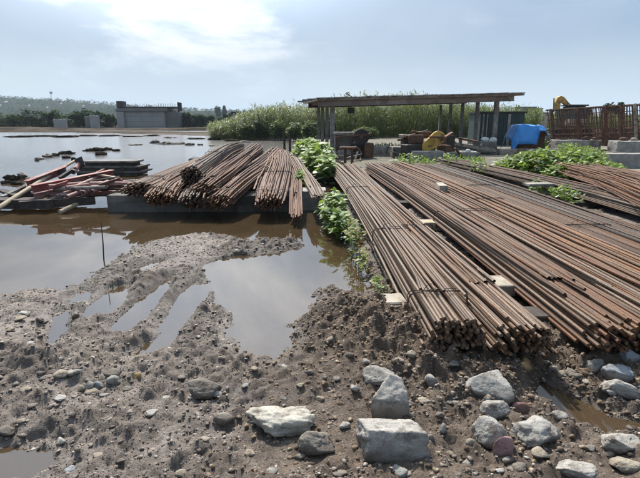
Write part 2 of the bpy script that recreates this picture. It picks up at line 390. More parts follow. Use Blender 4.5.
M['leaf2'] = mat_leaf('weed_leaf_mid', (.075, .15, .025), (.165, .25, .05), .45, 3)
M['leaf_pale'] = mat_leaf('weed_leaf_pale', (.30, .36, .20), (.38, .42, .27), .3, 3)
M['leaf_yellow'] = mat_leaf('weed_leaf_yellow', (.20, .19, .04), (.28, .26, .06), .4, 5)
M['reed'] = mat_leaf('reed_leaf', (.075, .108, .034), (.155, .16, .066), .36, .8, (.045, .07, .024), .15)
M['shrub'] = mat_leaf('shrub_leaf', (.05, .092, .024), (.10, .145, .04), .35, .8, (.03, .055, .016), .12)
M['stem'] = mat_simple('plant_stem', (.13, .16, .05), (.10, .11, .04), 9, .8)
M['bark'] = mat_simple('bark', (.09, .07, .05), (.06, .045, .035), 6, .9)
M['trees'] = mat_leaf('far_foliage', (.018, .032, .012), (.036, .052, .02), .12, .05, (.05, .056, .026), 0.0)
M['hill'] = mat_simple('hill_grass', (.03, .038, .017), (.018, .026, .012), .02, .95, bump=0, spec=0)

# ------------------------------------------------------------------ the ground
def px(*pts): return [(lambda v: (v.x, v.y))(P(a, b)) for a, b in pts]
W_LAKE = [(-300, 2.2), (-40, 3.2)] + px((-120, 312), (0, 299), (60, 290), (78, 281), (108, 263), (133, 249), (160, 241), (195, 233), (232, 237), (268, 241), (292, 240),
    (302, 246), (285, 249), (245, 256), (208, 262), (197, 272), (214, 290), (228, 310), (222, 335), (250, 352), (272, 360), (300, 352), (318, 342),
    (313, 320), (314, 296), (332, 287), (355, 296), (380, 292), (374, 270), (360, 240), (346, 205), (334, 178), (322, 156), (300, 142), (240, 138), (180, 135), (60, 132.4), (-400, 132))
W_LAKE += [(-300, 70)]
POND = [px((196, 282), (206, 288), (196, 306), (178, 334), (158, 352), (138, 353), (160, 332), (176, 308)), px((131, 268), (158, 262), (160, 266), (138, 273)),
        px((164, 279), (173, 276), (158, 297), (138, 322), (118, 337), (108, 334), (126, 318), (146, 298)), px((112, 290), (130, 286), (124, 299), (104, 314), (86, 320), (88, 308)),
        px((56, 314), (68, 310), (64, 328), (54, 346), (46, 346)), px((74, 296), (88, 291), (84, 300), (68, 306)),
        px((-60, 462), (6, 450), (50, 452), (62, 464), (30, 474), (-60, 486)),
        px((541, 383), (556, 390), (580, 404), (606, 416), (640, 424), (652, 434), (606, 434), (578, 424), (556, 412), (540, 398))]
HEAP = [(lambda v: (v.x, v.y))(P(a, b, .15)) for a, b in ((345, 318), (395, 330), (450, 338), (500, 344), (560, 348), (640, 345), (760, 340))]
ROW = px((-10, 366), (45, 368), (90, 378), (135, 378), (165, 366))
def Hmap(x, y, soil=False):
    x = np.asarray(x, float); y = np.asarray(y, float)
    near = 1 - sstep(9, 30, y); dist = np.clip(y / 6, 1, 12)
    s = sdpoly(x, y, W_LAKE); sp = np.full(x.shape, 1e9)
    for q in POND: sp = np.minimum(sp, sdpoly(x, y, q))
    wob = (fbm(x, y, 1.9, 3, 3) - .5) * .34 + (fbm(x, y, 8, 2, 5) - .5) * .12
    s = s + wob * dist; sp = sp + wob * .45 - .025
    lake = np.where(s > 0, .10 * (1 - np.exp(-s / .5)), -.30 * (1 - np.exp(np.minimum(s, 0) / .55)))
    pond = np.where(sp > 0, .10 * (1 - np.exp(-sp / .16)), -.09 * (1 - np.exp(np.minimum(sp, 0) / .10)))
    h = np.minimum(lake, pond)
    land = sstep(-.10, .12, np.minimum(s, sp * 2))
    b1 = fbm(x, y, 3.1, 3, 21); b2 = fbm(x, y, 11, 4, 31, .62); b3 = 1 - np.abs(2 * fbm(x, y, 30, 2, 41) - 1)
    patch = sstep(.42, .62, fbm(x, y, 1.3, 2, 55))
    fine = (b1 - .5) * .075 + (b2 - .5) * (.020 + (.055 + .035 * sstep(-.9, .2, x)) * patch) + (b3 - .7) * (.003 + .012 * patch)
    cl = sstep(.46, .60, fbm(x, y, 1.5, 3, 91) + .10 * sstep(-1.2, .3, x) * sstep(4.2, 3.2, y) + .16 * np.exp(-np.abs(np.minimum(s, sp)) / .22))
    nr2 = near * (1 - sstep(7.5, 9.5, y)); fine = fine + cl * nr2 * (worley(x, y, .085, 3) * .045 + worley(x + 9, y, .048, 5) * .026 - .012)
    h = h + (fine * near) * (.25 + .75 * land) + land * (fbm(x, y, .75, 2, 61) - .5) * .07 * near
    dh = sdline(x, y, HEAP)
    hp = np.exp(-(dh / .46) ** 2); h = h + hp * (.19 - .15 * sstep(.62, 1.0, x) + .09 * (b1 - .5) + .12 * (b2 - .5))
    dr = sdline(x, y, ROW); h = h + .05 * np.exp(-(dr / .16) ** 2) * (.4 + b2)
    k = sstep(.10, -.03, sp); h = h * (1 - k) + np.minimum(h, pond + .02 * (b2 - .5)) * k
    yard = sstep(.9, 2.2, x) * sstep(4, 6, y) * (1 - sstep(40, 60, y)); h = h + yard * .07
    far = sstep(55, 80, y); h = h * (1 - far) + far * (.10 + (fbm(x * .25, y, .16, 4, 71) - .5) * 1.1 + sstep(90, 250, y) * .9)
    out = sstep(30, 200, np.abs(x)) * (1 - far); h = h * (1 - out * (s > 0)) + out * (s > 0) * .4
    if soil: return h, np.clip(np.maximum(cl * .8, np.exp(-np.maximum(np.minimum(s, sp), 0) / .10)), 0, 1) * near
    return h
def Hat(x, y): return float(Hmap(np.array([x]), np.array([y]))[0])
def axis(lo, hi, step, end_lo, end_hi, g):
    mid = np.arange(lo, hi, step); a = [mid[-1]]; d = step
    while a[-1] < end_hi: d *= g; a.append(a[-1] + d)
    b = [mid[0]]; d = step
    while b[-1] > end_lo: d *= g; b.append(b[-1] - d)
    return np.concatenate([np.array(b[1:])[::-1], mid, np.array(a[1:])])
def make_ground():
    xs = axis(-3.2, 2.4, .0135, -2500, 2500, 1.05); ys = axis(1.6, 7.3, .0135, -30, 3500, 1.04)
    X, Y = np.meshgrid(xs, ys); nx, ny = len(xs), len(ys)
    Z, soil = Hmap(X.ravel(), Y.ravel(), True); v = np.stack([X.ravel(), Y.ravel(), Z], 1)
    i = (np.arange(ny - 1)[:, None] * nx + np.arange(nx - 1)[None]).ravel()
    me = nmesh('ground', v, np.stack([i, i + 1, i + nx + 1, i + nx], 1))
    me.attributes.new('clay', 'FLOAT', 'POINT').data.foreach_set('value', soil.astype(np.float32))
    o = link('ground', me, M['ground'], smooth=True); o['kind'] = 'structure'
    w = MB(); w.add([(-2400, -28, 0), (2400, -28, 0), (2400, 130, 0), (-2400, 130, 0)], [(0, 1, 2, 3)])
    o = w.build('water', M['water']); o['kind'] = 'structure'
make_ground()

# ------------------------------------------------------------------ stones
_ico = {}
def ico(sub):
    if sub == 0: return (np.array([[1, 0, 0], [-1, 0, 0], [0, 1, 0], [0, -1, 0], [0, 0, 1], [0, 0, -1.]]), np.array([[0, 2, 4], [2, 1, 4], [1, 3, 4], [3, 0, 4], [2, 0, 5], [1, 2, 5], [3, 1, 5], [0, 3, 5]]))
    if sub not in _ico:
        bm = bmesh.new(); bmesh.ops.create_icosphere(bm, subdivisions=sub, radius=1); bm.verts.ensure_lookup_table()
        _ico[sub] = (np.array([v.co[:] for v in bm.verts]), np.array([[v.index for v in f.verts] for f in bm.faces])); bm.free()
    return _ico[sub]
def rock_shape(sub, seed, planes=14, rough=.05, soft=.6, blocky=False):
    v, f = ico(sub); r = np.random.default_rng(seed)
    n = r.normal(size=(planes, 3)); n /= np.linalg.norm(n, axis=1)[:, None]; d = r.uniform(.5, .95, planes)
    if blocky:
        e = np.array([[1, 0, 0], [-1, 0, 0], [0, 1, 0], [0, -1, 0], [0, 0, 1], [0, 0, -1.]]) + r.normal(0, .16, (6, 3)); e /= np.linalg.norm(e, axis=1)[:, None]
        n = np.concatenate([e, n[:3]]); d = np.concatenate([r.uniform(.52, .64, 6), r.uniform(.74, .85, 3)])
    dt = v @ n.T; q = np.where(dt > .05, d / np.maximum(dt, .05), 9.)
    rad = np.minimum(q.min(1), 1.15); k = 26.
    softmin = -np.log(np.exp(-k * np.minimum(q, 3)).sum(1)) / k
    rad = soft * np.minimum(softmin, 1.12) + (1 - soft) * rad
    o = r.uniform(-50, 50, 3)
    if sub >= 2:
        nz = np.array([mnoise.fractal(Vector(p * 1.9 + o), 1.0, 2.0, 4) for p in v]); rad = rad + nz * rough * 1.3
        if sub >= 3:
            nz = np.array([mnoise.fractal(Vector(p * 7 + o), 1.0, 2.0, 3) for p in v]); rad = rad + nz * rough * .5
    w = v * rad[:, None]; w -= (w.max(0) + w.min(0)) / 2; w /= np.abs(w).max(0)
    return w, f
def rock(name, label, cat, cxp, cyp, wpx, hpx, mat, seed, depth=.85, sub=5, rz=None, bury=.42, group=None, planes=11, rough=.07, tilt=0, lift=0, soft=.6, blocky=False):
    """cx, cy: middle of its outline in the photograph, w/h its outline there; it rests on the ground"""
    z = 0.05
    for _ in range(4):
        g = P(cxp, cyp + hpx * .36, z); z = Hat(g.x, g.y)
    dd = math.hypot(g.y, CAMH - z); W = wpx * (g.y * ct + (CAMH - z) * st) / F
    hh = hpx * (g.y * ct + (CAMH - z) * st) / F; el = math.atan2(CAMH - z, g.y)
    D = W * depth; Hh = max((hh - D * math.sin(el) * .75) / math.cos(el), hh * .45)
    w, f = rock_shape(sub, seed, planes, rough, soft, blocky)
    Hh *= 1 + bury
    sz = np.array([W / 2, D / 2, Hh / 2]); a = random.Random(seed).uniform(-.5, .5) if rz is None else rz
    ca, sa = math.cos(a), math.sin(a); w = w @ np.array([[ca, sa, 0], [-sa, ca, 0], [0, 0, 1]]); w = w / np.abs(w).max(0) * sz
    if tilt: 
        cb, sb = math.cos(tilt), math.sin(tilt); w = w @ np.array([[cb, 0, sb], [0, 1, 0], [-sb, 0, cb]])
    base = Vector((g.x, g.y + D * .12, z + lift - Hh * .02))
    w[:, 2] += Hh * (.5 - bury / (1 + bury))
    o = link(name, nmesh(name, w, f), mat, None, base, smooth=True)
    return tag(o, label, cat, group)
RC = mat_rock('rock_cream', (.50, .47, .40), (.40, .365, .30)); RG = mat_rock('rock_grey', (.38, .36, .325), (.27, .25, .22))
RP = mat_rock('rock_pale', (.43, .40, .355), (.30, .275, .24)); RB = mat_rock('rock_blue_grey', (.29, .305, .315), (.20, .21, .22))
RD = mat_rock('rock_muddy', (.24, .21, .175), (.16, .135, .11), amount=.9); RR = mat_rock('rock_red', (.30, .165, .145), (.22, .12, .10))
RK = mat_rock('brick_pink', (.46, .28, .275), (.38, .22, .21), amount=.35); RY = mat_rock('rock_ochre', (.33, .225, .10), (.24, .155, .07))
RT = mat_rock('rock_tan', (.36, .31, .235), (.26, .215, .16))
rock('boulder', 'flat lumpy cream boulder lying alone on the mud, left of the concrete chunks', 'boulder', 279, 418, 74, 37, RC, 3, .62, rough=.16, planes=9)
rock('concrete_chunk', 'large broken concrete chunk with bright flat top and grey front face', 'concrete chunk', 391, 436, 74, 42, RP, 12, .6, rough=.055, rz=.15, soft=.4, blocky=True)
rock('concrete_chunk', 'upright rounded concrete chunk behind the flat-topped one', 'concrete chunk', 391, 395, 43, 46, RP, 22, .6, rough=.035, soft=.5, blocky=True, rz=-.1)
rock('boulder', 'rounded grey stone at the back of the concrete chunks', 'boulder', 380, 369, 35, 22, RG, 5, .7)
rock('boulder', 'largest smooth grey boulder below the cut ends of the bar bundle', 'boulder', 486, 383, 54, 38, RG, 8, .8, planes=10, rough=.03)
rock('boulder', 'grey stone between the largest boulder and the pink brick shard, upper one', 'boulder', 495, 411, 32, 22, RG, 33, .7)
rock('boulder', 'grey stone touching the pink brick shard on its upper left', 'boulder', 490, 429, 36, 30, RG, 36, .75)
rock('brick_shard', 'triangular pink brick shard in front of two grey stones', 'brick shard', 504, 448, 23, 21, RK, 43, .35, planes=4, rough=.015, bury=.1, soft=.3, sub=4)
rock('boulder', 'dull red stone beside the small ochre stone and puddle', 'boulder', 521, 405, 21, 14, RR, 44, .7, sub=3)
rock('boulder', 'wide rough grey boulder between pink brick shard and puddle', 'boulder', 535, 430, 56, 34, RG, 51, .7, rough=.09)
rock('boulder', 'long pale slab-like stone cut by the right edge above the puddle', 'boulder', 623, 388, 46, 26, RP, 57, .6, tilt=-.25)
rock('boulder', 'blue-grey rounded rock under the bar ends at the right edge', 'boulder', 620, 368, 32, 26, RB, 62, .8)
rock('boulder', 'grey rock left of the blue-grey one below the bars', 'boulder', 594, 366, 26, 18, RG, 66, .7)
rock('boulder', 'small grey rock above the blue-grey one at the right edge', 'boulder', 631, 354, 20, 18, RB, 68, .7)
rock('boulder', 'pale flat rock at the right edge just below the puddle', 'boulder', 624, 440, 42, 24, RP, 71, .7)
rock('boulder', 'tan rock in the lower right corner of the picture', 'boulder', 628, 461, 34, 18, RT, 75, .7)
rock('boulder', 'half buried pale rock at the bottom edge, lower right', 'boulder', 577, 471, 44, 22, RP, 78, .7)
rock('boulder', 'small angular white stone left of the largest grey boulder', 'boulder', 433, 381, 17, 14, RP, 81, .7, sub=3)
rock('boulder', 'upper small ochre stone in the shade below the bars', 'boulder', 526, 361, 12, 11, RY, 85, .8, sub=3)
rock('boulder', 'lower small ochre stone beside the head of the puddle', 'boulder', 524, 373, 14, 13, RY, 88, .8, sub=3)
rock('boulder', 'mud covered stone right of the flat cream boulder', 'boulder', 318, 440, 42, 30, RD, 91, .7)
rock('boulder', 'mud caked stone left of the flat cream boulder', 'boulder', 223, 415, 24, 16, RD, 95, .7, sub=3)
rock('boulder', 'dark clod-like rock mound left of centre on the mud', 'boulder', 203, 386, 34, 24, RD, 97, .8)
rock('boulder', 'whitish pebble-topped stone near the dark rock mound', 'boulder', 217, 391, 11, 8, RP, 99, .8, sub=3)
rock('boulder', 'grey stone at the far left of the bottom mud', 'boulder', 7, 439, 20, 12, RD, 101, .8, sub=3)
rock('boulder', 'small dark stone lying in the bottom left puddle', 'boulder', 70, 468, 14, 9, RB, 103, .8, sub=3)
rock('boulder', 'stone near the left end of the stone row', 'boulder', 45, 372, 16, 9, RD, 105, .8, sub=3)
ORD = ['first', 'second', 'third', 'fourth', 'fifth', 'sixth', 'seventh', 'eighth', 'ninth', 'tenth', 'eleventh', 'twelfth']
CW = {id(RD): 'muddy', id(RT): 'tan', id(RG): 'grey', id(RP): 'pale', id(RB): 'bluish', id(RY): 'ochre', id(RR): 'red', id(RC): 'cream'}
rowstones = [(60, 372, 15, 8, RT), (73, 369, 17, 9, RG), (88, 379, 12, 12, RG), (98, 384, 13, 11, RB), (112, 379, 16, 12, RG), (92, 391, 15, 8, RT), (112, 369, 18, 9, RD), (137, 375, 9, 8, RY), (79, 378, 9, 9, RT), (126, 383, 12, 7, RD), (104, 391, 11, 6, RG)]
for i, (a, b, c, d, m) in enumerate(rowstones):
    rock('stone', f'{CW[id(m)]} stone, {ORD[sorted(q[0] + q[1] * .001 for q in rowstones).index(a + b * .001)]} from the left in the row of stones on the left mud', 'stone', a, b, c, d, m, 130 + i, .8, sub=3, group='stones in the row on the left mud')
scat = [(440, 415, 10, 7), (560, 385, 12, 8), (553, 373, 12, 9), (575, 376, 12, 8), (560, 415, 16, 12), (540, 452, 18, 12), (590, 447, 14, 9), (610, 452, 12, 8), (600, 425, 9, 6), (430, 436, 10, 9), (443, 428, 10, 12), (449, 447, 12, 8),
        (412, 412, 10, 7), (424, 400, 14, 6), (400, 470, 18, 12), (340, 472, 16, 9), (367, 360, 9, 7), (412, 350, 10, 8), (350, 345, 9, 7), (330, 335, 9, 7), (398, 345, 12, 8), (452, 365, 16, 9), (465, 355, 10, 8), (545, 362, 10, 8), (572, 362, 12, 9),
        (470, 445, 10, 7), (468, 462, 12, 7), (520, 466, 15, 9), (500, 470, 10, 7), (250, 452, 12, 7), (230, 470, 16, 8), (180, 462, 12, 7), (150, 412, 14, 7), (133, 402, 10, 6), (60, 440, 13, 9), (20, 420, 10, 6), (32, 405, 10, 6), (25, 390, 12, 6),
        (60, 398, 12, 6), (75, 315, 8, 6), (23, 309, 12, 6), (18, 318, 14, 5), (40, 322, 10, 6), (10, 330, 9, 5), (30, 345, 10, 5), (95, 350, 9, 5), (165, 395, 9, 5), (300, 385, 9, 6), (337, 378, 9, 6), (320, 398, 9, 6), (355, 392, 10, 8), (310, 372, 8, 5),
        (245, 385, 8, 5), (255, 372, 8, 5), (180, 375, 10, 6), (222, 360, 8, 5), (285, 366, 9, 5), (450, 395, 9, 6), (610, 402, 10, 7), (605, 396, 8, 5), (638, 408, 10, 8), (585, 390, 8, 5), (345, 425, 12, 8), (300, 455, 14, 8), (272, 470, 12, 7), (205, 440, 10, 6), (120, 465, 10, 6), (98, 455, 12, 6)]
MARKS = [(279, 418, 'the flat lumpy cream boulder'), (391, 436, 'the flat-topped concrete chunk'), (391, 395, 'the upright concrete chunk'), (486, 383, 'the largest grey boulder'), (504, 448, 'the pink brick shard'), (535, 430, 'the wide rough boulder'),
         (577, 471, 'the half buried pale rock at the bottom edge'), (624, 440, 'the pale flat rock at the right edge'), (590, 415, 'the lower right puddle'), (620, 368, 'the blue-grey rock at the right edge'), (318, 440, 'the mud covered stone'), (203, 386, 'the dark rock mound'),
         (95, 380, 'the row of stones on the left mud'), (20, 465, 'the bottom left puddle'), (270, 330, 'the central pool'), (100, 305, 'the water-filled wheel ruts'), (7, 439, 'the grey stone at the far left'), (384, 292, 'the pale block under the bars'), (20, 300, 'the left water edge')]
used = {}
for i, (a, b, c, d) in enumerate(scat):
    mt = [RD, RT, RG, RD, RP, RT][(i * 7) % 6]
    for mx, my, nm in sorted(MARKS, key=lambda q: math.hypot(q[0] - a, (q[1] - b) * 1.5)):
        dx, dy = a - mx, b - my; ww = ('left of' if dx < 0 else 'right of') if abs(dx) > 1.6 * abs(dy) else (('above' if dy < 0 else 'below') if abs(dy) > 1.6 * abs(dx) else ('up and ' if dy < 0 else 'down and ') + ('left of' if dx < 0 else 'right of'))
        lab = f'small loose {CW[id(mt)]} stone {ww} {nm}'
        if lab not in used: break
    used[lab] = 1
    rock('stone', lab, 'stone', a, b, c, d, mt, 200 + i, .85, sub=3, group='loose stones scattered over the foreground')

def scatter(name, n, region, rmin, rmax, sub, seed, mat, keep, label, squash=(.5, .9), pw=1.2):
    r = np.random.default_rng(seed); x0, x1, y0, y1 = region
    x = r.uniform(x0, x1, n * 5); y = y0 + (y1 - y0) * r.uniform(0, 1, n * 5) ** pw
    vis = np.abs(x) < y * .72 + .35; x, y = x[vis], y[vis]
    z = Hmap(x, y); k = r.uniform(0, 1, len(x)) < keep(x, y, z); x, y, z = x[k][:n], y[k][:n], z[k][:n]; n = len(x)
    shapes = [rock_shape(sub, seed * 10 + i, 6, .06, .2)[0] for i in range(8)]; f = ico(sub)[1]; nv = len(shapes[0])
    s = rmin * (rmax / rmin) ** (r.uniform(0, 1, n) ** 2.2)
    A = r.uniform(0, 6.28, n); V = np.empty((n, nv, 3)); idx = r.integers(0, 8, n)
    sq = r.uniform(*squash, n); el = r.uniform(.7, 1.3, n)
    for q in range(8):
        m = idx == q; w = shapes[q][None] * np.stack([s[m] * el[m], s[m] / el[m], s[m] * sq[m]], 1)[:, None]
        c, d = np.cos(A[m])[:, None], np.sin(A[m])[:, None]
        V[m] = np.stack([w[..., 0] * c - w[..., 1] * d, w[..., 0] * d + w[..., 1] * c, w[..., 2]], -1)
    V += np.stack([x, y, z + s * sq * .05], 1)[:, None]
    Fc = (f[None] + (np.arange(n) * nv)[:, None, None]).reshape(-1, 3)
    o = link(name, nmesh(name, V.reshape(-1, 3), Fc), mat); return tag(o, label, 'gravel', kind='stuff')
def kclump(x, y, z): return np.where(z > -.012, .04 + .8 * sstep(4.0, 5.5, y) + .96 * sstep(.50, .66, fbm(x, y, 1.3, 2, 55) * .5 + fbm(x, y, 5.5, 3, 83) * .5 + .04), np.where(z > -.03, .03, 0))
def kfine(x, y, z): return np.where(z > -.012, .10 + .9 * sstep(.44, .64, fbm(x, y, 1.7, 3, 81)), np.where(z > -.03, .04, 0))
def kheap(x, y, z): return np.where(z > .0, .12 + .88 * np.exp(-(sdline(x, y, HEAP) / .6) ** 2), 0)
GM = M['gravel']; BR = NT('crumb'); pb = BR.pos(); vb = BR.n('ShaderNodeTexVoronoi', {'Scale': 60.0}); BR.L.new(pb, vb.inputs['Vector'])
BRM = BR.bsdf(BR.ramp(BR.n('ShaderNodeSeparateColor', {0: vb.outputs['Color']}).outputs[0], [(0, (.055, .037, .025)), (.5, (.14, .096, .062)), (.85, (.22, .16, .105)), (1, (.36, .29, .20))]), .85, 0, .35)
scatter('grit', 60000, (-6.5, 4.5, 1.6, 8.5), .0022, .0062, 0, 300, GM, kfine, 'fine grit and crumbs of grey mud over the foreground', (.4, .8))
scatter('gravel', 20000, (-6.5, 4.5, 1.6, 9), .0045, .014, 1, 301, GM, kclump, 'grey-brown gravel clustered in patches on the mud', (.35, .7))
scatter('pebbles', 1500, (-6, 3, 1.6, 9), .010, .026, 2, 302, GM, kclump, 'mixed larger pebbles strewn over the wet mud', (.35, .7), .9)
scatter('flotsam', 2600, (-6, 1.0, 3, 9), .005, .02, 1, 304, GM, lambda x, y, z: np.where((z > -.03) & (z < .004), 1., 0), 'dark crumbs and scum stranded along the water edges', (.3, .6), 1.0)
scatter('clods', 13000, (-.6, 4.2, 1.7, 5.5), .003, .018, 1, 303, BRM, kheap, 'brown soil crumbs on the heap under the bar ends', (.5, .9))

# ------------------------------------------------------------------ bundles of reinforcing bars
def spline(ctrl, t):
    n = len(ctrl) - 1; u = min(max(t, 0), 1) * n; i = min(int(u), n - 1); u -= i
    p = [Vector(ctrl[max(0, min(n, j))]) for j in (i - 1, i, i + 1, i + 2)]
    return .5 * ((2 * p[1]) + (p[2] - p[0]) * u + (2 * p[0] - 5 * p[1] + 4 * p[2] - p[3]) * u * u + (-p[0] + 3 * p[1] - 3 * p[2] + p[3]) * u ** 3)
def lay_flat(nx, nz, r, rd, taper=1.0):
    out = []
    for j in range(nz):
        m = max(2, int(nx - taper * j))
        for i in range(m):
            out.append(((i - (m - 1) / 2) * 2.04 * r + rd.uniform(-.3, .3) * r, r + j * 1.78 * r + rd.uniform(-.25, .25) * r, j == nz - 1))
    return out
def lay_round(w, h, r, rd):
    out = []; rows = int(h / (1.78 * r))
    for j in range(rows):
        v = (j + .5) / rows * 2 - 1; half = w / 2 * math.sqrt(max(0.02, 1 - v * v)); m = max(1, int(2 * half / (2.05 * r)))
        for i in range(m): out.append(((i - (m - 1) / 2) * 2.05 * r + rd.uniform(-.3, .3) * r, r + j * 1.78 * r, j > rows - 3))
    return out
def bundle(label, ctrl, lay, r, mat, seed, seg=6, sides=7, fan=(1, 1), endj=.06, wob=.6, ties=(), stray=0, group='bundles of reinforcing bars', sag=None, mats=None, name='rebar_bundle', hump=0):
    rd = random.Random(seed); base = Vector(ctrl[0]); t0 = thing(name, label, 'rebar bundle', base, group)
    if len(lay) > 300: lay = sorted(lay, key=lambda q: -q[1])[:300]
    for bi, (u, v, top) in enumerate(lay + [(rd.choice(lay)[0], max(q[1] for q in lay) + 1.8 * r, True) for _ in range(stray)]):
        is_stray = bi >= len(lay)
        e0, e1 = rd.uniform(-endj, endj), rd.uniform(-endj * 3, endj * 3); j0, j1 = rd.gauss(0, wob), rd.gauss(0, wob)
        if is_stray: j0 += rd.uniform(-7, 7); j1 += rd.uniform(-7, 7); e0 += rd.uniform(0, 1.2)
        ph = rd.uniform(0, 6.28); am = rd.uniform(0, wob) * r * (2.2 if top else .8); pts = []
        for k in range(seg + 1):
            t = k / seg; c = spline(ctrl, t); d = (spline(ctrl, min(1, t + .02)) - spline(ctrl, max(0, t - .02))).normalized()
            s = Vector((d.y, -d.x, 0)).normalized(); f = fan[0] * (1 - t) + fan[1] * t
            q = c + s * (u * f + (j0 * (1 - t) + j1 * t) * r + am * math.sin(t * 7 + ph)) + Vector((0, 0, v + hump * math.sin(math.pi * t) + (am * .4 * math.sin(t * 9 + ph * 2) if top else 0)))
            if k == 0: q += d * e0
            if k == seg: q += d * e1
            if sag and t < sag[0]: q.z -= sag[1] * (1 - t / sag[0]) ** 2 * rd.uniform(.8, 1.15)
            pts.append(q)
        m = MB(); m.tube(pts, r, sides)
        o = m.build('bar', mat if not mats else rd.choice(mats), t0, smooth=True)
    W = max(abs(q[0]) for q in lay) + r * 1.6; Hh = max(q[1] for q in lay) + r * 1.3
    for t in ties:
        m = MB()
        for s_ in range(3):
            pts = []; tt = t + rd.uniform(-.004, .004); dz = rd.uniform(0, .012)
            for k in range(25):
                g = 2 * math.pi * k / 24; a, b = math.cos(g), math.sin(g); pw = .45
                a = math.copysign(abs(a) ** pw, a); b = math.copysign(abs(b) ** pw, b)
                c = spline(ctrl, tt + .006 * math.sin(g * 2 + s_) / 1); d = (spline(ctrl, min(1, tt + .02)) - spline(ctrl, max(0, tt - .02))).normalized(); s = Vector((d.y, -d.x, 0)).normalized()
                f = fan[0] * (1 - tt) + fan[1] * tt; pts.append(c + s * (W + .008) * f * a + Vector((0, 0, Hh / 2 + (Hh / 2 + .008 + dz) * b + hump * math.sin(math.pi * tt))))
            m.tube(pts, .0032, 5)
        tail = pts[7]; m.tube([tail, tail + Vector((.02, -.03, .05)), tail + Vector((.06, -.02, .06)), tail + Vector((.09, .03, .02))], .003, 5)
        m.build('wire_tie', M['wire'], t0, smooth=True)
    return t0
rd = random.Random(5)
# the two near bundles that run straight away from the camera
bundle('wire-tied bundle of grey-brown bars ending at the soil heap, leftmost of the near ones', [(.86, 2.80, .20), (.80, 5.5, .22), (.66, 9.5, .22), (.42, 14.2, .20)], lay_flat(15, 9, .0125, rd, .6), .0125, M['bar_grey'], 1, 8, 8, (1.06, 1.0), .035, .8, (.085, .31, .60), 4)
bundle('bundle of brown bars lying just right of the leftmost near bundle', [(1.27, 2.76, .19), (1.13, 5.5, .21), (.98, 9.5, .21), (.86, 14.0, .20)], lay_flat(15, 8, .0125, rd, .5), .0125, M['bar_grey'], 2, 8, 8, (1.04, 1.05), .06, 1.1, (.34, ), 6, mats=[M['bar_grey'], M['bar_grey'], M['bar_rust']])
# the broad bed of bars on the right
bundle('broad flat bed of rusty brown bars ending above the blue-grey rock', [(2.10, 2.82, .19), (2.01, 5.5, .21), (1.88, 9.5, .21), (1.66, 13.9, .20)], lay_flat(31, 8, .0135, rd, .6), .0135, M['bar_rust'], 3, 8, 7, (1.0, .95), .10, 1.3, (.42,), 12, mats=[M['bar_rust'], M['bar_rust'], M['bar_grey'], M['bar_red']])
bundle('band of orange rusted bars in the middle of the broad bed', [(2.70, 3.1, .26), (2.64, 5.5, .27), (2.52, 9.5, .27), (2.28, 14.1, .26)], lay_flat(18, 6, .0135, rd, .5), .0135, M['bar_orange'], 4, 8, 7, (1, 1), .15, 1.0, (.5,), 4, mats=[M['bar_orange'], M['bar_rust'], M['bar_rust']])
bundle('dense grey-brown thin bars along the far side of the broad bed', [(3.28, 3.3, .25), (3.24, 5.5, .26), (3.12, 9.5, .27), (2.86, 14.2, .26)], lay_flat(33, 5, .010, rd, .5), .010, M['bar_grey'], 6, 8, 6, (1, 1), .15, 1.1, (.36, .66), 3, mats=[M['bar_grey'], M['bar_rust'], M['bar_dark']])
bundle('narrow dark grey bars between the broad bed and the weedy gap', [(3.86, 3.6, .22), (3.84, 5.5, .23), (3.74, 9.5, .25), (3.45, 14.4, .25)], lay_flat(13, 4, .0125, rd, .5), .0125, M['bar_dark'], 7, 8, 6, (1, 1), .15, 1.2, (), 2, mats=[M['bar_dark'], M['bar_grey']])
bundle('dark bars behind the weedy gap, curving at their far end', [(4.82, 4.4, .24), (4.80, 7.0, .28), (4.72, 10.5, .28), (4.1, 15.6, .27)], lay_flat(24, 5, .0125, rd, .6), .0125, M['bar_dark'], 8, 8, 6, (1, 1.05), .2, 1.2, (.5,), 6, mats=[M['bar_dark'], M['bar_grey'], M['bar_rust']])
bundle('loose heap of red-brown rods fanned out below the green weeds at the right', [(4.75, 5.6, .40), (5.15, 7.2, .42), (5.6, 9.0, .42), (6.1, 11.2, .36)], lay_flat(34, 9, .0125, rd, 2.6), .0125, M['bar_red'], 9, 6, 6, (1.45, 1.0), .5, 2.6, (), 18, mats=[M['bar_red'], M['bar_rust'], M['bar_orange']])
# thin bundle left of the weeds, and the one drooping beside it
bundle('short row of light grey bars running between the two clumps of weeds', [(-.03, 7.75, .36), (-.28, 10.5, .38), (-.62, 14, .38), (-1.0, 18.2, .36)], lay_flat(9, 3, .0125, rd, .5), .0125, M['bar_grey'], 10, 6, 6, (1, 1.1), .1, 1.0, (), 2)
bundle('slender handful of red-brown bars drooping into the water beside the light grey row', [(-.36, 7.4, .30), (-.50, 10, .38), (-.85, 14, .38), (-1.3, 18.0, .36)], lay_flat(9, 3, .0115, rd, 1), .0115, M['bar_red'], 11, 8, 6, (1.0, 1.3), .2, 1.8, (), 2, sag=(.14, .17))
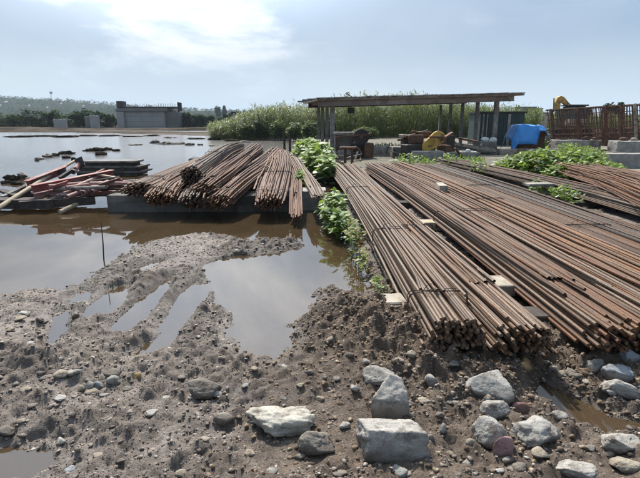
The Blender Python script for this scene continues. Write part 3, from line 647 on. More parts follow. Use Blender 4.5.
# the pile lying across the concrete beam
GP = 'bundles piled on the concrete beam'
def pile(label, ctrl, w, h, r, mat, seed, **k):
    return bundle(label, ctrl, lay_round(w, h, r, random.Random(seed)), r, mat, seed, 8, 6, k.pop('fan', (1, .8)), .12, k.pop('wob', .8), k.pop('ties', (.1, .5)), k.pop('stray', 3), GP, **k)
RM = [M['bar_red'], M['bar_rust'], M['bar_red']]
pile('low grey-brown bundle at the left end of the concrete beam', [(-3.10, 8.30, 0.30), (-3.16, 11.5, 0.34), (-3.22, 14.5, 0.34), (-3.3, 18.6, 0.30)], .66, .27, .0145, M['bar_rust'], 21, mats=[M['bar_rust'], M['bar_grey'], M['bar_red']])
pile('bundle with rust-red cut ends in front of the beam, under the low grey-brown one', [(-2.66, 8.0, 0.20), (-2.70, 9.0, 0.31), (-2.78, 13.5, 0.34), (-2.9, 18.2, 0.30)], .58, .27, .0145, M['bar_red'], 22, mats=[M['bar_orange'], M['bar_rust'], M['bar_red']])
pile('thick bundle with tall dark end face on top of the pile', [(-2.24, 8.45, 0.44), (-2.46, 11.5, 0.50), (-2.7, 14.5, 0.50), (-3.0, 18.6, 0.40)], .40, .40, .0145, M['bar_dark'], 23, mats=[M['bar_rust'], M['bar_dark'], M['bar_rust']], ties=(.3,))
pile('dark-ended bundle at the foot of the pile, right of the rust-red one', [(-2.08, 7.9, 0.14), (-2.12, 9.0, 0.30), (-2.2, 13.5, 0.32), (-2.3, 18.2, 0.30)], .52, .30, .0145, M['bar_rust'], 24, mats=[M['bar_dark'], M['bar_rust']], stray=4)
pile('reddish bundle slanting down over the others in the middle of the beam', [(-1.96, 8.05, 0.34), (-1.78, 9.6, 0.54), (-1.9, 13, 0.60), (-2.35, 18.4, 0.50)], .33, .25, .0145, M['bar_red'], 25, mats=RM, fan=(1.25, 1.5), stray=6, wob=1.4)
pile('orange-brown bundle slanting to the right over the beam', [(-1.66, 7.85, 0.16), (-1.46, 9.2, 0.34), (-1.36, 12, 0.38), (-1.5, 17.4, 0.38)], .38, .26, .0145, M['bar_orange'], 26, fan=(1.2, 1.5), mats=[M['bar_orange'], M['bar_red'], M['bar_rust']], stray=5)
pile('straight red-brown bundle at the right end of the concrete beam', [(-.82, 7.80, 0.18), (-.86, 9.0, 0.32), (-1.08, 13, 0.38), (-1.5, 17.2, 0.38)], .46, .25, .0145, M['bar_red'], 27, fan=(1.05, 1.75), mats=RM, ties=(.12, .42))

def blk(name, label, cat, c, d, mat, rz=0, bevel=.01, group=None, jag=0):
    b = Vector((c[0], c[1], c[2] - d[2] / 2)); m = MB(); m.box(c, d, rz)
    o = m.build(name, mat, None, b, bevel=bevel)
    if 'concrete' in name or name in ('sleeper', 'wood_block'):      # worn faces and chipped edges
        bm = bmesh.new(); bm.from_mesh(o.data); bmesh.ops.subdivide_edges(bm, edges=[e for e in bm.edges if e.calc_length() > .12], cuts=5, use_grid_fill=True); sz = min(d) * .09; bm.normal_update()
        for v in bm.verts:
            q = v.co + b; k = mnoise.fractal(q * 4.0, 1, 2, 4); v.co -= v.normal * sz * (max(0, k) * 1.1 + .25 * abs(mnoise.noise(q * 22)))
        bm.to_mesh(o.data); bm.free()
    return tag(o, label, cat, group)
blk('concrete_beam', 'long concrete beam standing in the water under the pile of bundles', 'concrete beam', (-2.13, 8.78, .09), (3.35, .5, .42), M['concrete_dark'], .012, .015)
blk('concrete_beam', 'concrete beam under the middle of the piled bundles, behind the front one', 'concrete beam', (-2.3, 12.6, .12), (3.6, .5, .44), M['concrete'], 0, .015)
blk('concrete_beam', 'farthest concrete beam under the piled bundles', 'concrete beam', (-2.6, 17.0, .12), (3.8, .5, .40), M['concrete'], 0, .015)
blk('concrete_beam', 'pale stub of concrete under the light grey row of bars by the weeds', 'concrete beam', (-.25, 8.9, .15), (.72, .45, .44), M['concrete'], 0, .015)
blk('concrete_beam', 'concrete sleeper under the far ends of the light grey row', 'concrete beam', (-.85, 16.6, .17), (1.3, .45, .38), M['concrete'], 0, .015)
blk('concrete_block', 'pale concrete block under the left edge of the near bundle, by the water', 'concrete block', (.545, 3.60, .155), (.26, .22, .16), M['concrete_pale'], .1, .012)
blk('sleeper', 'pale timber sleeper bridging the dark gap nearest the camera', 'sleeper', (1.50, 4.00, .195), (.30, .30, .10), M['concrete_pale'], .05, .008)
blk('sleeper', 'light timber sleeper end showing in the gap farther up the bars', 'sleeper', (1.39, 6.45, .20), (.34, .22, .13), M['wood'], 0, .008)
blk('sleeper', 'dark sleeper carrying the bars near the shed', 'sleeper', (2.2, 12.6, .14), (4.6, .22, .2), M['wood_dark'], 0, .008)
blk('sleeper', 'sleeper buried in soil under the near bar ends', 'sleeper', (1.7, 3.35, .14), (2.3, .2, .17), M['wood_dark'], -.02, .008)
blk('sleeper', 'dark sleeper under the middle of the broad bed', 'sleeper', (2.75, 8.2, .16), (4.3, .22, .18), M['wood_dark'], 0, .008)
blk('wood_block', 'short pale block left lying on top of the broad bed of bars', 'wood block', (2.13, 8.45, .455), (.14, .5, .12), M['concrete_pale'], -.08, .008)
pl = P(525, 197, .4); blk('plank', 'short pale plank lying in the weedy gap between bars', 'plank', (4.12, 9.1, .42), (.5, .28, .05), M['wood_grey'], .1, .006)
blk('plank', 'dark plank under the bars behind the weedy gap', 'plank', (4.8, 8.8, .15), (1.6, .25, .2), M['wood_dark'], 0, .006)
blk('plank', 'second dark plank under the far end of those bars', 'plank', (4.7, 13.2, .15), (2.8, .25, .22), M['wood_dark'], 0, .006)

# ------------------------------------------------------------------ red beams, pipes and timber at the left
def ibeam(p0, p1, w, h, t=.014):
    m = MB(); m.beam(p0, p1, w, t, off=(0, h / 2 - t / 2)); m.beam(p0, p1, w, t, off=(0, -h / 2 + t / 2)); m.beam(p0, p1, t, h - 2 * t); return m
def stick(name, label, cat, m, mat, p0, group=None, smooth=False):
    o = m.build(name, mat, None, Vector(p0), smooth=smooth); return tag(o, label, cat, group)
p0, p1 = PD(32, 189, 8.7), PD(113, 173, 10.2)
stick('steel_beam', 'long red painted steel beam lying across the top of the scrap heap', 'steel beam', ibeam(p0, p1, .15, .14), M['red'], p0)
p0, p1 = PD(27, 184, 9.3), PD(66, 169, 10.2)
stick('steel_beam', 'shorter red steel beam under the pale pole', 'steel beam', ibeam(p0, p1, .13, .13), M['red'], p0)
p0, p1 = PD(34, 197, 8.6), PD(82, 187, 9.3)
stick('steel_beam', 'faded pink steel beam below the long red one', 'steel beam', ibeam(p0, p1, .13, .14), M['pink'], p0)
p0, p1 = PD(-6, 211, 8.1), PD(76, 160, 10.9)
stick('pole', 'long pale wooden pole leaning over the left scrap heap into the water', 'pole', MB().tube([p0, p0.lerp(p1, .5) + Vector((0, 0, .015)), p1], [.045, .04, .028], 9), M['wood'], p0, smooth=True)
p0, p1 = PD(60, 212, 8.3), PD(84, 201, 8.9)
stick('pole', 'short pale pole poking out at the foot of the scrap heap', 'pole', MB().tube([p0, p1], .04, 9), M['wood'], p0, smooth=True)
for i, (a, b, c, d, y0, y1, r, lab) in enumerate([(67, 197, 101, 184, 8.5, 9.4, .055, 'faded pink pipe lowest in the left scrap heap'), (83, 193, 108, 182, 8.7, 9.5, .062, 'faded pink pipe beside the lowest one in the scrap heap'),
        (92, 192, 117, 180, 8.8, 9.6, .062, 'rightmost faded pink pipe next to the end of the concrete beam'), (75, 187, 100, 176, 9.0, 10, .05, 'pink pipe tucked under the long red beam'), (56, 196, 80, 188, 8.7, 9.2, .045, 'short pink pipe under the pink steel beam')]):
    p0, p1 = PD(a, b, y0), PD(c, d, y1)
    stick('pipe', lab, 'pipe', MB().pipe(p0, p1, r * .72), M['pink'], p0, 'pink pipes in the left scrap heap', True)
p0, p1 = PD(73, 172, 9.9), PD(80, 163, 10.3)
stick('pipe', 'stubby pink pipe standing up behind the long red beam', 'pipe', MB().pipe(p0, p1, .055), M['pink'], p0, smooth=True)
p0, p1 = PD(82, 168, 10.2), PD(78, 158, 10.25)
stick('scrap_plate', 'bent dark plate sticking up behind the red beam', 'scrap plate', MB().beam(p0, p1, .17, .02, (0, 1, 0)), M['rust_dark'], p0)
for a, b, c, d, y0, y1, w, h, lab in [(-10, 203, 55, 203, 8.75, 8.6, .34, .16, 'dark timber baulk in the water under the scrap heap'), (20, 205, 95, 200, 8.45, 8.9, .2, .14, 'dark timber baulk along the front foot of the scrap heap'),
                                  (10, 196, 70, 188, 9.3, 9.6, .3, .14, 'dark timber under the middle of the scrap heap'), (62, 190, 112, 190, 9.5, 9.6, .4, .2, 'dark timber at the back right of the scrap heap')]:
    p0, p1 = PD(a, b, y0), PD(c, d, y1); stick('timber', lab, 'timber', MB().beam(p0, p1, w, h), M['wood_dark'], p0)
BL = ['grey board at the left edge of the scrap heap under the pale pole', 'grey board on the front timber of the scrap heap', 'dark board behind the shorter red beam', 'rusty flat bar standing across the middle of the scrap heap', 'pale wooden slat at the right end of the long red beam',
      'dark bar between the stubby pink pipe and the red beams', 'dark board lying at the far left of the scrap heap', 'rusty bar poking out behind the right half of the long red beam']
for i, (a, b, c, d, y0, y1, w, h, m) in enumerate([(2, 197, 30, 184, 9.0, 9.5, .1, .04, 'wood_grey'), (36, 203, 62, 196, 8.5, 8.8, .09, .04, 'wood_grey'), (42, 178, 66, 170, 9.9, 10.1, .12, .05, 'wood_dark'), (46, 200, 52, 186, 8.6, 9.3, .08, .05, 'rust'), (95, 174, 118, 178, 9.9, 9.8, .08, .03, 'wood'),
        (60, 178, 75, 168, 9.7, 10, .1, .06, 'rust_dark'), (0, 190, 18, 196, 9.4, 9.0, .14, .04, 'wood_dark'), (88, 178, 104, 170, 9.6, 10.2, .06, .06, 'rust')]):
    p0, p1 = PD(a, b, y0), PD(c, d, y1)
    stick('board', BL[i], 'board', MB().beam(p0, p1, w, h), M[m], p0, 'odd boards in the left scrap heap')
rr = random.Random(41); t0 = thing('scrap_heap', 'low tangle of pink, rusty and wooden offcuts filling the left scrap heap', 'scrap heap', (-4.6, 9.1, 0))
for k in range(34):
    a = rr.uniform(18, 112); b = rr.uniform(188, 203) - (a - 20) * .07; Y = rr.uniform(8.7, 9.7); q = PD(a, b, Y); q.z = max(q.z, .03); L_ = rr.uniform(.3, 1.1); an = rr.gauss(.55, .5); p1 = q + Vector((math.cos(an) * L_, math.sin(an) * L_, rr.uniform(-.03, .12))); m = MB(); c_ = rr.choice(('pink', 'pink', 'rust', 'wood_grey', 'wood', 'wood_dark', 'red'))
    if k % 2: m.beam(q, p1, rr.uniform(.04, .11), rr.uniform(.02, .05))
    else: m.pipe(q, p1, rr.uniform(.018, .036), .006, 10)
    m.build('offcut', M[c_], t0)
# stack of panels in the water
t0 = thing('panel_stack', 'stack of dark weathered panels standing in the water behind the scrap heap', 'panel stack', (-6.35, 14.6, 0))
for k, (z, x0, x1, d, mt) in enumerate([(.06, -7.1, -5.35, .9, 'wood_dark'), (.125, -7.15, -5.2, .95, 'concrete_dark'), (.20, -7.05, -5.3, .8, 'wood_dark'), (.265, -7.1, -5.25, .85, 'concrete_dark'), (.34, -6.9, -5.5, .6, 'wood_dark'), (.405, -6.95, -5.4, .7, 'concrete_dark')]):
    m = MB(); m.box(((x0 + x1) / 2, 14.6, z), (x1 - x0, d, .05 if mt == 'concrete_dark' else .09), .01 * (k % 3 - 1)); m.build('panel', M[mt], t0)
stick('stick', 'thin dark stick standing in the shallow water at the left', 'stick', MB().tube([P(104, 263, -.05), PD(103, 243, P(104, 263, 0).y), PD(101, 221, P(104, 263, 0).y - .03)], [.008, .007, .004], 6), M['bark'], P(104, 263, -.05), smooth=True)
for x0, lab in ((284.5, 'left one of two dark posts standing at the water edge'), (290, 'right one of two dark posts standing at the water edge')):
    b = P(x0, 151, 0); tp = PD(x0 - .5, 131, b.y)
    stick('post', lab, 'post', MB().tube([b - Vector((0, 0, .3)), b.lerp(tp, .5), tp], [.07, .06, .055], 8), M['bark'], b, smooth=True)
# rubble islets
def islet(label, pts, seed, mat='soil'):
    c = P(*pts[0][:2]); t0 = thing('mud_islet', label, 'mud islet', (c.x, c.y, 0), 'mud islets in the lake'); r = random.Random(seed)
    for q, (a, b, w, h) in enumerate(pts):
        g = P(a, b); k = (g.y * ct + CAMH * st) / F
        v, f = rock_shape(3, seed * 20 + q, 7, .34); v = v * np.array([w * k * .55, w * k * .6, h * k * .6]) + np.array([g.x - c.x, g.y - c.y, h * k * .15])
        link('clod', nmesh('clod', v, f), M[mat] if r.random() < .7 else M['concrete_dark'], t0, smooth=False)
islet('small rubble islet in the lake left of the scrap heap', [(12, 180, 14, 8), (22, 178, 10, 8), (30, 181, 8, 6), (18, 184, 12, 4), (6, 183, 9, 4)], 1)
islet('low dark islet in the lake, nearest the left edge', [(40, 159, 10, 3), (48, 157, 9, 5), (55, 156, 8, 4), (37, 161, 5, 2)], 2)
islet('dark rubble islet straight above the red beam', [(62, 154, 10, 4), (70, 154, 8, 5), (66, 158, 8, 3), (74, 160, 6, 4)], 3)
islet('long dark rubble islet left of the panel stack', [(88, 151, 12, 4), (98, 151, 14, 5), (108, 150, 12, 4), (100, 155, 10, 5), (116, 151, 8, 3)], 4)
islet('broad pale islet with foam in the middle of the lake', [(135, 145, 14, 2), (156, 143, 12, 5), (166, 144, 16, 4), (178, 144, 14, 3), (190, 145, 10, 3), (200, 145, 6, 2)], 5, 'concrete_dark')
islet('dark speck of mud at the right of the pale islet', [(212, 146, 6, 2), (216, 150, 5, 2)], 6)

islet('long low mud bar off the far shore at the left', [(20, 137, 26, 2), (44, 136.5, 22, 2), (66, 137, 24, 2.5), (88, 136, 20, 2)], 7)
islet('mud bar off the far shore in front of the abutment', [(112, 136, 22, 2), (134, 136.5, 20, 2), (152, 136, 16, 2), (170, 138, 14, 2)], 8)
islet('low mud bar off the reeds at the right of the lake', [(196, 139, 18, 2), (214, 139.5, 16, 2.5), (232, 141, 14, 3), (246, 142, 12, 2)], 9)
# ------------------------------------------------------------------ shed
SL, SR = 21.6, 22.6
shed = thing('open_shed', 'open-sided shed with flat rusty roof on two rows of posts', 'shed', (4.0, 23, 0))
def post(pxx, top, Y, w, mat='steel_post'):
    a = PD(pxx, top, Y); m = MB(); m.box((a.x, Y, a.z / 2 - .05), (w, w, a.z + .1)); m.build('post', M[mat], shed, bevel=.012)
for a, tp, Y in ((332.5, 106, 21.7), (327, 106.2, 23.1), (322.5, 106.5, 24.5), (318.5, 107, 26.0)): post(a, tp, Y, .2 if Y < 22 else .15)
for a, tp, Y, w in ((497, 101, 22.5, .22), (478, 102, 23.8, .18), (463, 103, 25.1, .17), (451, 104, 26.4, .17), (441, 105, 27.6, .16)): post(a, tp, Y, w * .85)
fl, fr, bl, br = PD(317, 105.5, 21.3), PD(524, 100, 22.2), PD(303, 107.5, 27.5), PD(470, 103, 28.6)
def slab(z0, z1, inset=0):
    return MB().hexa([q + Vector((0, 0, z0)) for q in (fl, fr, br, bl)] + [q + Vector((0, 0, z1)) for q in (fl, fr, br, bl)])
roof = slab(.20, .27).build('roof', M['roof'], shed)
n = 26
for k in range(n):      # roof boards, ends uneven
    a, b = k / n, (k + .93) / n; f0, f1, b0, b1 = fl.lerp(fr, a), fl.lerp(fr, b), bl.lerp(br, a), bl.lerp(br, b)
    e = Vector((0, -random.uniform(0, .12), 0)); zz = Vector((0, 0, .272 + random.uniform(0, .02)))
    MB().hexa([f0 + e + zz, f1 + e + zz, b1 + zz, b0 + zz] + [q + Vector((0, 0, .05)) for q in (f0 + e + zz, f1 + e + zz, b1 + zz, b0 + zz)]).build('roof_board', M['wood_grey'], roof)
ibeam(fl + Vector((.05, .12, .08)), fr + Vector((-.4, .12, .08)), .16, .25, .025).build('front_beam', M['roof'], shed)
ibeam(bl + Vector((.3, -.4, .08)), br + Vector((-.3, -.4, .08)), .16, .23, .025).build('back_beam', M['rust'], shed)
for k in range(9):
    a = (k + .5) / 9; q0, q1 = fl.lerp(fr, a) + Vector((0, .25, .13)), bl.lerp(br, a) + Vector((0, -.55, .13)); MB().beam(q0, q1, .1, .13).build('joist', M['rust'], roof)
for k in range(5):
    q = bl.lerp(fl, k / 5 + .1) + Vector((0, 0, .30)); MB().beam(q + Vector((-.35 - .1 * (k % 2), 0, -.02)), q + Vector((1.2, .1, 0)), .16, .05).build('roof_board', M['wood_grey'], roof)
a = PD(351, 108, 22.3); m = MB(); m.box((a.x, a.y, a.z - .1), (.3, .2, .26)); m.beam(a + Vector((0, 0, 0)), a + Vector((0, 0, .3)), .03, .03, (0, 1, 0)); m.build('hanging_lamp_box', M['rust_dark'], shed)

# ------------------------------------------------------------------ machines and clutter under the shed
def gz(x, y): return Hat(x, y)
def blkp(name, label, cat, px0, px1, ytop, ybot, Y, depth, mat, bevel=.02, group=None, rz=0):
    a, b, c = PD(px0, ytop, Y), PD(px1, ytop, Y), PD(px0, ybot, Y)
    return blk(name, label, cat, ((a.x + b.x) / 2, Y + depth / 2, (a.z + c.z) / 2), (b.x - a.x, depth, a.z - c.z), M[mat], rz, bevel, group)
t0 = thing('work_bench', 'rough concrete-topped work bench beside the near left shed post', 'work bench', (1.0, 19.5, .1))
m = MB(); a, b = PD(334, 133.5, 19.6), PD(356, 133.5, 19.6); m.box(((a.x + b.x) / 2, 20.1, a.z), (b.x - a.x, 1.0, .10)); m.build('bench_top', M['wood_grey'], t0, bevel=.01)
m = MB(); m.box(((a.x + b.x) / 2, 20.15, a.z / 2 + .2), (b.x - a.x - .1, .7, a.z - .45)); m.build('cabinet', M['concrete_dark'], t0, bevel=.01)
for s in (.12, .88):
    q = a.lerp(b, s); m = MB(); m.box((q.x, 19.72, a.z / 2 - .02), (.09, .09, a.z - .06)); m.build('leg', M['rust'], t0)
t0 = thing('bar_bending_machine', 'dark bar bending machine with big black wheel beside the work bench', 'machine', (1.75, 19.3, .1))
c = PD(361, 137, 19.2); m = MB(); n = 18
m.tube([c + Vector((0, -.08, 0)), c + Vector((0, .08, 0))], .31, 20); m.build('flywheel', M['rust_dark'], t0, smooth=True)
m = MB(); m.tube([c + Vector((0, -.16, 0)), c + Vector((0, .3, 0))], .07, 10); m.build('axle', M['rust'], t0, smooth=True)
m = MB(); m.box((c.x - .02, 19.55, .42), (.62, .5, .62)); m.build('body', M['rust_dark'], t0, bevel=.03)
q = PD(369, 151, 19.0); m = MB(); m.box((q.x, 19.1, q.z), (.34, .34, .62)); m.build('gear_box', M['rust'], t0, bevel=.02)
m = MB(); m.beam(PD(336, 137, 19.1), PD(372, 134, 19.1), .08, .06); m.build('lever', M['rust'], t0)
for k, (aa, bb) in enumerate(((345, 166), (352, 166))):
    q = P(aa, bb, .1); m = MB(); m.box((q.x, q.y, .38), (.09, .09, .62)); m.build('leg', M['rust'], t0)
m = MB(); m.box((P(348, 166, .1).x, P(348, 166, .1).y, .70), (.55, .3, .07)); m.build('tool_plate', M['rust'], t0, bevel=.01)
t0 = thing('bar_cutting_machine', 'rusty bar cutting machine with oval yellow belt guard', 'machine', (4.4, 18.6, .6))
c = PD(433, 142, 18.3); ang = R(40); u = Vector((math.cos(ang), 0, math.sin(ang))); w = Vector((-u.z, 0, u.x)); pts = []
for k in range(28):
    g = 2 * math.pi * k / 28; sx, sz = math.cos(g), math.sin(g); pts.append(u * (.22 * (1 if sx > 0 else -1) + .27 * sx) * 1.0 + w * .235 * sz * (1.08 if sx > 0 else .9))
m = MB(); n = 28
vs = [c + q + Vector((0, -.07, 0)) for q in pts] + [c + q + Vector((0, .07, 0)) for q in pts] + [c + q * .9 + Vector((0, -.095, 0)) for q in pts]
m.add(vs, [(i, n + i, n + (i + 1) % n, (i + 1) % n) for i in range(n)] + [(2 * n + i, i, (i + 1) % n, 2 * n + (i + 1) % n) for i in range(n)] + [tuple(range(2 * n, 3 * n)), tuple(range(2 * n - 1, n - 1, -1))])
m.build('belt_guard', M['yellow'], t0)
for s in (-.22, .24):
    q = c + u * s + Vector((0, -.1, 0)); m = MB(); m.tube([q, q + Vector((0, -.02, 0))], .03, 8); m.build('bolt', M['rust_dark'], t0, smooth=True)
for k, (a, b, y, d, nm, mt) in enumerate([(415, 139, 18.7, (.55, .6, .34), 'motor', 'rust'), (408, 143, 18.8, (.5, .4, .22), 'frame', 'rust_dark'), (424, 134, 18.9, (.5, .4, .2), 'housing', 'rust'), (447, 142, 18.8, (.34, .6, .5), 'cutter_head', 'rust_dark'), (418, 148, 18.5, (1.25, .5, .30), 'base_frame', 'rust_dark'), (446, 149, 18.4, (.5, .5, .3), 'base_frame', 'rust'), (403, 136, 18.8, (.22, .3, .14), 'shaft_cover', 'concrete_pale')]):
    q = PD(a, b, y); m = MB(); m.box((q.x, y, q.z), d, .1 * k); m.build(nm, M[mt], t0, bevel=.03)
for a0, b0, a1, b1 in ((405, 137, 428, 130.5), (412, 131, 430, 136), (398, 140, 412, 138)):
    m = MB(); m.tube([PD(a0, b0, 18.6), PD(a1, b1, 18.9)], .045, 8); m.build('pipe', M['rust'], t0, smooth=True)
blkp('concrete_footing', 'long grey concrete footing under the yellow-guarded machine', 'concrete footing', 412, 445, 151, 165, 17.9, .9, 'concrete')
blkp('concrete_footing', 'second concrete footing right of the machine, in the shade', 'concrete footing', 446, 481, 152, 165, 17.9, .9, 'concrete')
blkp('concrete_trough', 'grey concrete trough between the bending and cutting machines', 'concrete trough', 393, 412, 147, 160, 18.9, 1.0, 'concrete_dark')
blkp('concrete_slab', 'low pale concrete slab behind the far ends of the bars', 'concrete slab', 376, 395, 146, 158, 21.0, .8, 'concrete_pale')
blkp('concrete_slab', 'thin pale slab on the ground in front of the concrete trough', 'concrete slab', 390, 413, 160.5, 164, 17.4, .5, 'concrete_pale')
for a0, b0, a1, b1, Y, w, mt, nm, lab in [(448, 143, 540, 157, 19.5, .16, 'wood_grey', 'timber', 'long grey timber sloping to the right below the tarp'), (470, 149, 520, 152, 20.5, .2, 'concrete_dark', 'timber', 'dark timber behind the sloping grey one'), (455, 148, 468, 164, 17.7, .07, 'rust', 'bar', 'rusty bar leaning on the second footing'),
        (452, 146, 476, 150, 18.2, .1, 'rust_dark', 'beam', 'dark beam lying on the second footing'), (500, 150, 545, 149, 22, .14, 'wood_grey', 'timber', 'grey timber under the blue tarp pile'), (335, 160, 352, 168, 16.4, .08, 'wood', 'board', 'pale board on the ground at the bars far end')]:
    p0, p1 = PD(a0, b0, Y), PD(a1, b1, Y + .4); stick(nm, lab, nm, MB().beam(p0, p1, w, w * .8), M[mt], p0)
t0 = thing('scrap_heap', 'tangle of rusty offcuts and rods round the machines under the shed', 'scrap heap', (2.5, 19.5, .1)); rr = random.Random(77)
for k in range(46):
    a = rr.choice((rr.uniform(336, 376), rr.uniform(398, 425), rr.uniform(440, 482))); Y = rr.uniform(17.9, 20.5); q = PD(a, 150, Y)
    base_z = .75 if (a > 440 and Y < 18.9) else .12; L_ = rr.uniform(.25, .9); an = rr.uniform(0, 3.14); dz = rr.uniform(-.05, .35); p0 = Vector((q.x, Y, base_z + rr.uniform(0, .25))); p1 = p0 + Vector((math.cos(an) * L_, math.sin(an) * L_, dz)); m = MB()
    if k % 3: m.beam(p0, p1, rr.uniform(.03, .12), rr.uniform(.02, .08))
    else: m.tube([p0, p0.lerp(p1, .5) + Vector((0, 0, rr.uniform(-.03, .06))), p1], rr.uniform(.012, .035), 6)
    m.build('offcut', M[rr.choice(('rust', 'rust', 'rust_dark', 'wood_grey', 'concrete_dark'))], t0)
blkp('concrete_block', 'small concrete block under the white sacks by the shed', 'concrete block', 480, 498, 141.5, 153, 21.2, .7, 'concrete_dark')
def sack(label, a, b, wpx, Y, mat, seed):
    q = PD(a, b, Y); k = Y / F; v, f = rock_shape(3, seed, 10, .1); v = v * np.array([wpx * k / 2, wpx * k * .4, wpx * k * .33])
    o = link('sack', nmesh('sack', v, f), mat, None, q, smooth=True); tag(o, label, 'sack', 'white sacks by the shed')
sack('white sack by the near right shed post', 485, 139.5, 8, 21.6, M['white'], 5); sack('white sack leaning left of the near right shed post', 493, 139.8, 8, 21.5, M['white'], 6); sack('small white sack on the second footing', 468, 151, 6, 18, M['white'], 7)
# tarp
t0 = thing('tarp_pile', 'brown pile under a bright blue tarp right of the shed', 'tarp pile', (9.2, 22.4, .2))
m = MB(); a = PD(515, 130, 22); m.box((9.55, 22.62, .72), (1.15, .9, 1.0)); m.build('crate', M['rust'], t0, bevel=.03)
N_ = 26; vs = []; fs = []
for j in range(N_):
    for i in range(N_):
        s, q = i / (N_ - 1) * 2 - 1, j / (N_ - 1) * 2 - 1
        x, y = s * .82, q * .72
        drop = max(0, abs(s) - .72) * 2.3 * (1 if s < 0 else .55) + max(0, abs(q) - .66) * (1.55 if s < .35 else .45) * (1.6 if q < 0 else 1)
        z = 1.38 - drop + .05 * mnoise.noise((s * 2.5, q * 2.5, .3)) + .05 * abs(mnoise.noise((s * 6, q * 3, 1.3))) - .12 * max(0, s) ** 2
        x = x * (1 - .08 * min(1, drop)) - (.12 * drop if s < 0 else 0)
        vs.append((9.42 + x, 22.55 + y * 1.02, z))
fs = [(j * N_ + i, j * N_ + i + 1, (j + 1) * N_ + i + 1, (j + 1) * N_ + i) for j in range(N_ - 1) for i in range(N_ - 1)]
o = MB().add(vs, fs).build('tarp', M['blue'], t0, smooth=True)
md = o.modifiers.new('thick', 'SOLIDIFY'); md.thickness = .012
# green cabin behind the tarp
t0 = thing('cabin', 'dark green metal cabin behind the right end of the shed', 'cabin', PD(504, 136, 29))
a, b = PD(481, 113, 28.5), PD(525, 113, 28.5); h = a.z
m = MB(); m.box(((a.x + b.x) / 2, 29.6, h / 2), (b.x - a.x, 2.2, h)); m.build('wall', M['teal'], t0)
m = MB(); m.box(((a.x + b.x) / 2, 29.6, h + .04), (b.x - a.x + .2, 2.4, .09)); m.build('roof', M['rust_dark'], t0)
for pxx, wd in ((484, .08), (488, .05), (510, .16)):
    q = PD(pxx, 114, 28.45); m = MB(); m.box((q.x, 28.47, h / 2), (wd, .05, h - .1)); m.build('frame', M['concrete'], t0)
for k in range(9):
    q = PD(490 + k * 3.8, 114, 28.45); m = MB(); m.box((q.x, 28.485, h / 2 - .05), (.05, .03, h - .25)); m.build('rib', M['teal'], t0)
# rusty cage
t0 = thing('reinforcement_cage', 'long rusty cage of upright bars at the right edge', 'cage', (11.5, 21.5, .6))
A0, A1, B0, B1 = PD(549, 110, 23.2), PD(652, 104, 20.2), PD(553, 139, 23.0), PD(652, 137, 20.0)
zt0, zt1, zb0, zb1 = A0.z, A1.z, B0.z, B1.z; off = Vector((.35, 1.1, 0))
for s, oo in ((0, Vector((0, 0, 0))), (1, off)):
    for f, r_ in ((0, .045), (.18, .018), (.34 if s else .5, .02), (.68, .022), (.86, .03), (1, .035)):
        m = MB(); m.tube([A0.lerp(B0, f) + oo, A1.lerp(B1, f) + oo], r_, 6); m.build('rail', M['rust'], t0, smooth=True)
    for k in range(44):
        f = (k + .5) / 44 + random.uniform(-.006, .006); p0, p1 = A0.lerp(A1, f) + oo, B0.lerp(B1, f) + oo + Vector((random.uniform(-.05, .05), 0, 0)); p0.z += random.uniform(-.03, .06)
        m = MB(); m.tube([p0, p1], .016 + .006 * (k % 3 == 0), 5); m.build('bar', M['rust'], t0, smooth=True)
for f in (0.01, .30, .58, .72):
    p0, p1 = A0.lerp(A1, f), B0.lerp(B1, f); m = MB(); m.beam(p0 + Vector((0, -.06, .03)), p1 + Vector((0, -.06, -.35)), .09, .09, (0, 1, 0)); m.build('post', M['rust'], t0)
for f in (.84, .90):
    p0, p1 = A0.lerp(A1, f), B0.lerp(B1, f); m = MB(); m.beam(p0 + Vector((0, -.09, .06)), p1 + Vector((.02, -.09, 0)), .13, .03, (0, 1, 0)); m.build('plank', M['concrete_pale'], t0)
for f in (.18, .45, .66, .85):
    m = MB(); m.beam(A0.lerp(A1, f) + Vector((0, 0, .0)), A0.lerp(A1, f) + off, .03, .03); m.build('cross_bar', M['rust'], t0)
blkp('concrete_wall', 'concrete plinth under the left part of the rusty cage', 'concrete wall', 557, 602, 140, 153, 21.5, .7, 'concrete')
blkp('concrete_wall', 'concrete plinth under the right part of the rusty cage', 'concrete wall', 618, 665, 141, 153, 19.5, .7, 'concrete')
blkp('concrete_wall', 'low grey concrete wall in front of the cage at the right edge', 'concrete wall', 594, 700, 153.5, 173, 14.9, .3, 'concrete', .015)
blkp('concrete_block', 'pale concrete block left of the cage', 'concrete block', 541, 552, 134, 143, 24, .6, 'concrete_pale')
blkp('concrete_wall', 'long low concrete kerb wall between the weeds and the tarp', 'concrete wall', 500, 600, 149, 156, 20.6, .3, 'concrete_pale', .015)
for i, (a, b, w) in enumerate(((624, 139.5, 9), (634, 139.8, 8), (586, 138.5, 9), (595, 139, 7))):
    Yr = 19.85 if a > 610 else 21.85; q = PD(a, b, Yr); v, f = rock_shape(2, 500 + i, 10, .1); v = v * .5 * w * 20.2 / F * np.array([1, .8, .55])
    o = link('rubble', nmesh('rubble', v, f), M['concrete_pale'] if i % 2 else M['rust'], None, q, smooth=False); tag(o, 'lump of rubble lying at the foot of the rusty cage', 'rubble', 'rubble under the cage')
blkp('sheet_stack', 'pale sheets stacked inside the rusty cage', 'sheet stack', 570, 590, 119, 126, 24.8, .5, 'concrete_pale')
blkp('filler_box', 'dark rusty box added behind the lower part of the cage to darken it', 'skip', 556, 602, 129, 142, 24.6, 1.2, 'rust_dark', .03)  # boxes added as backing so the cage's interior reads dark
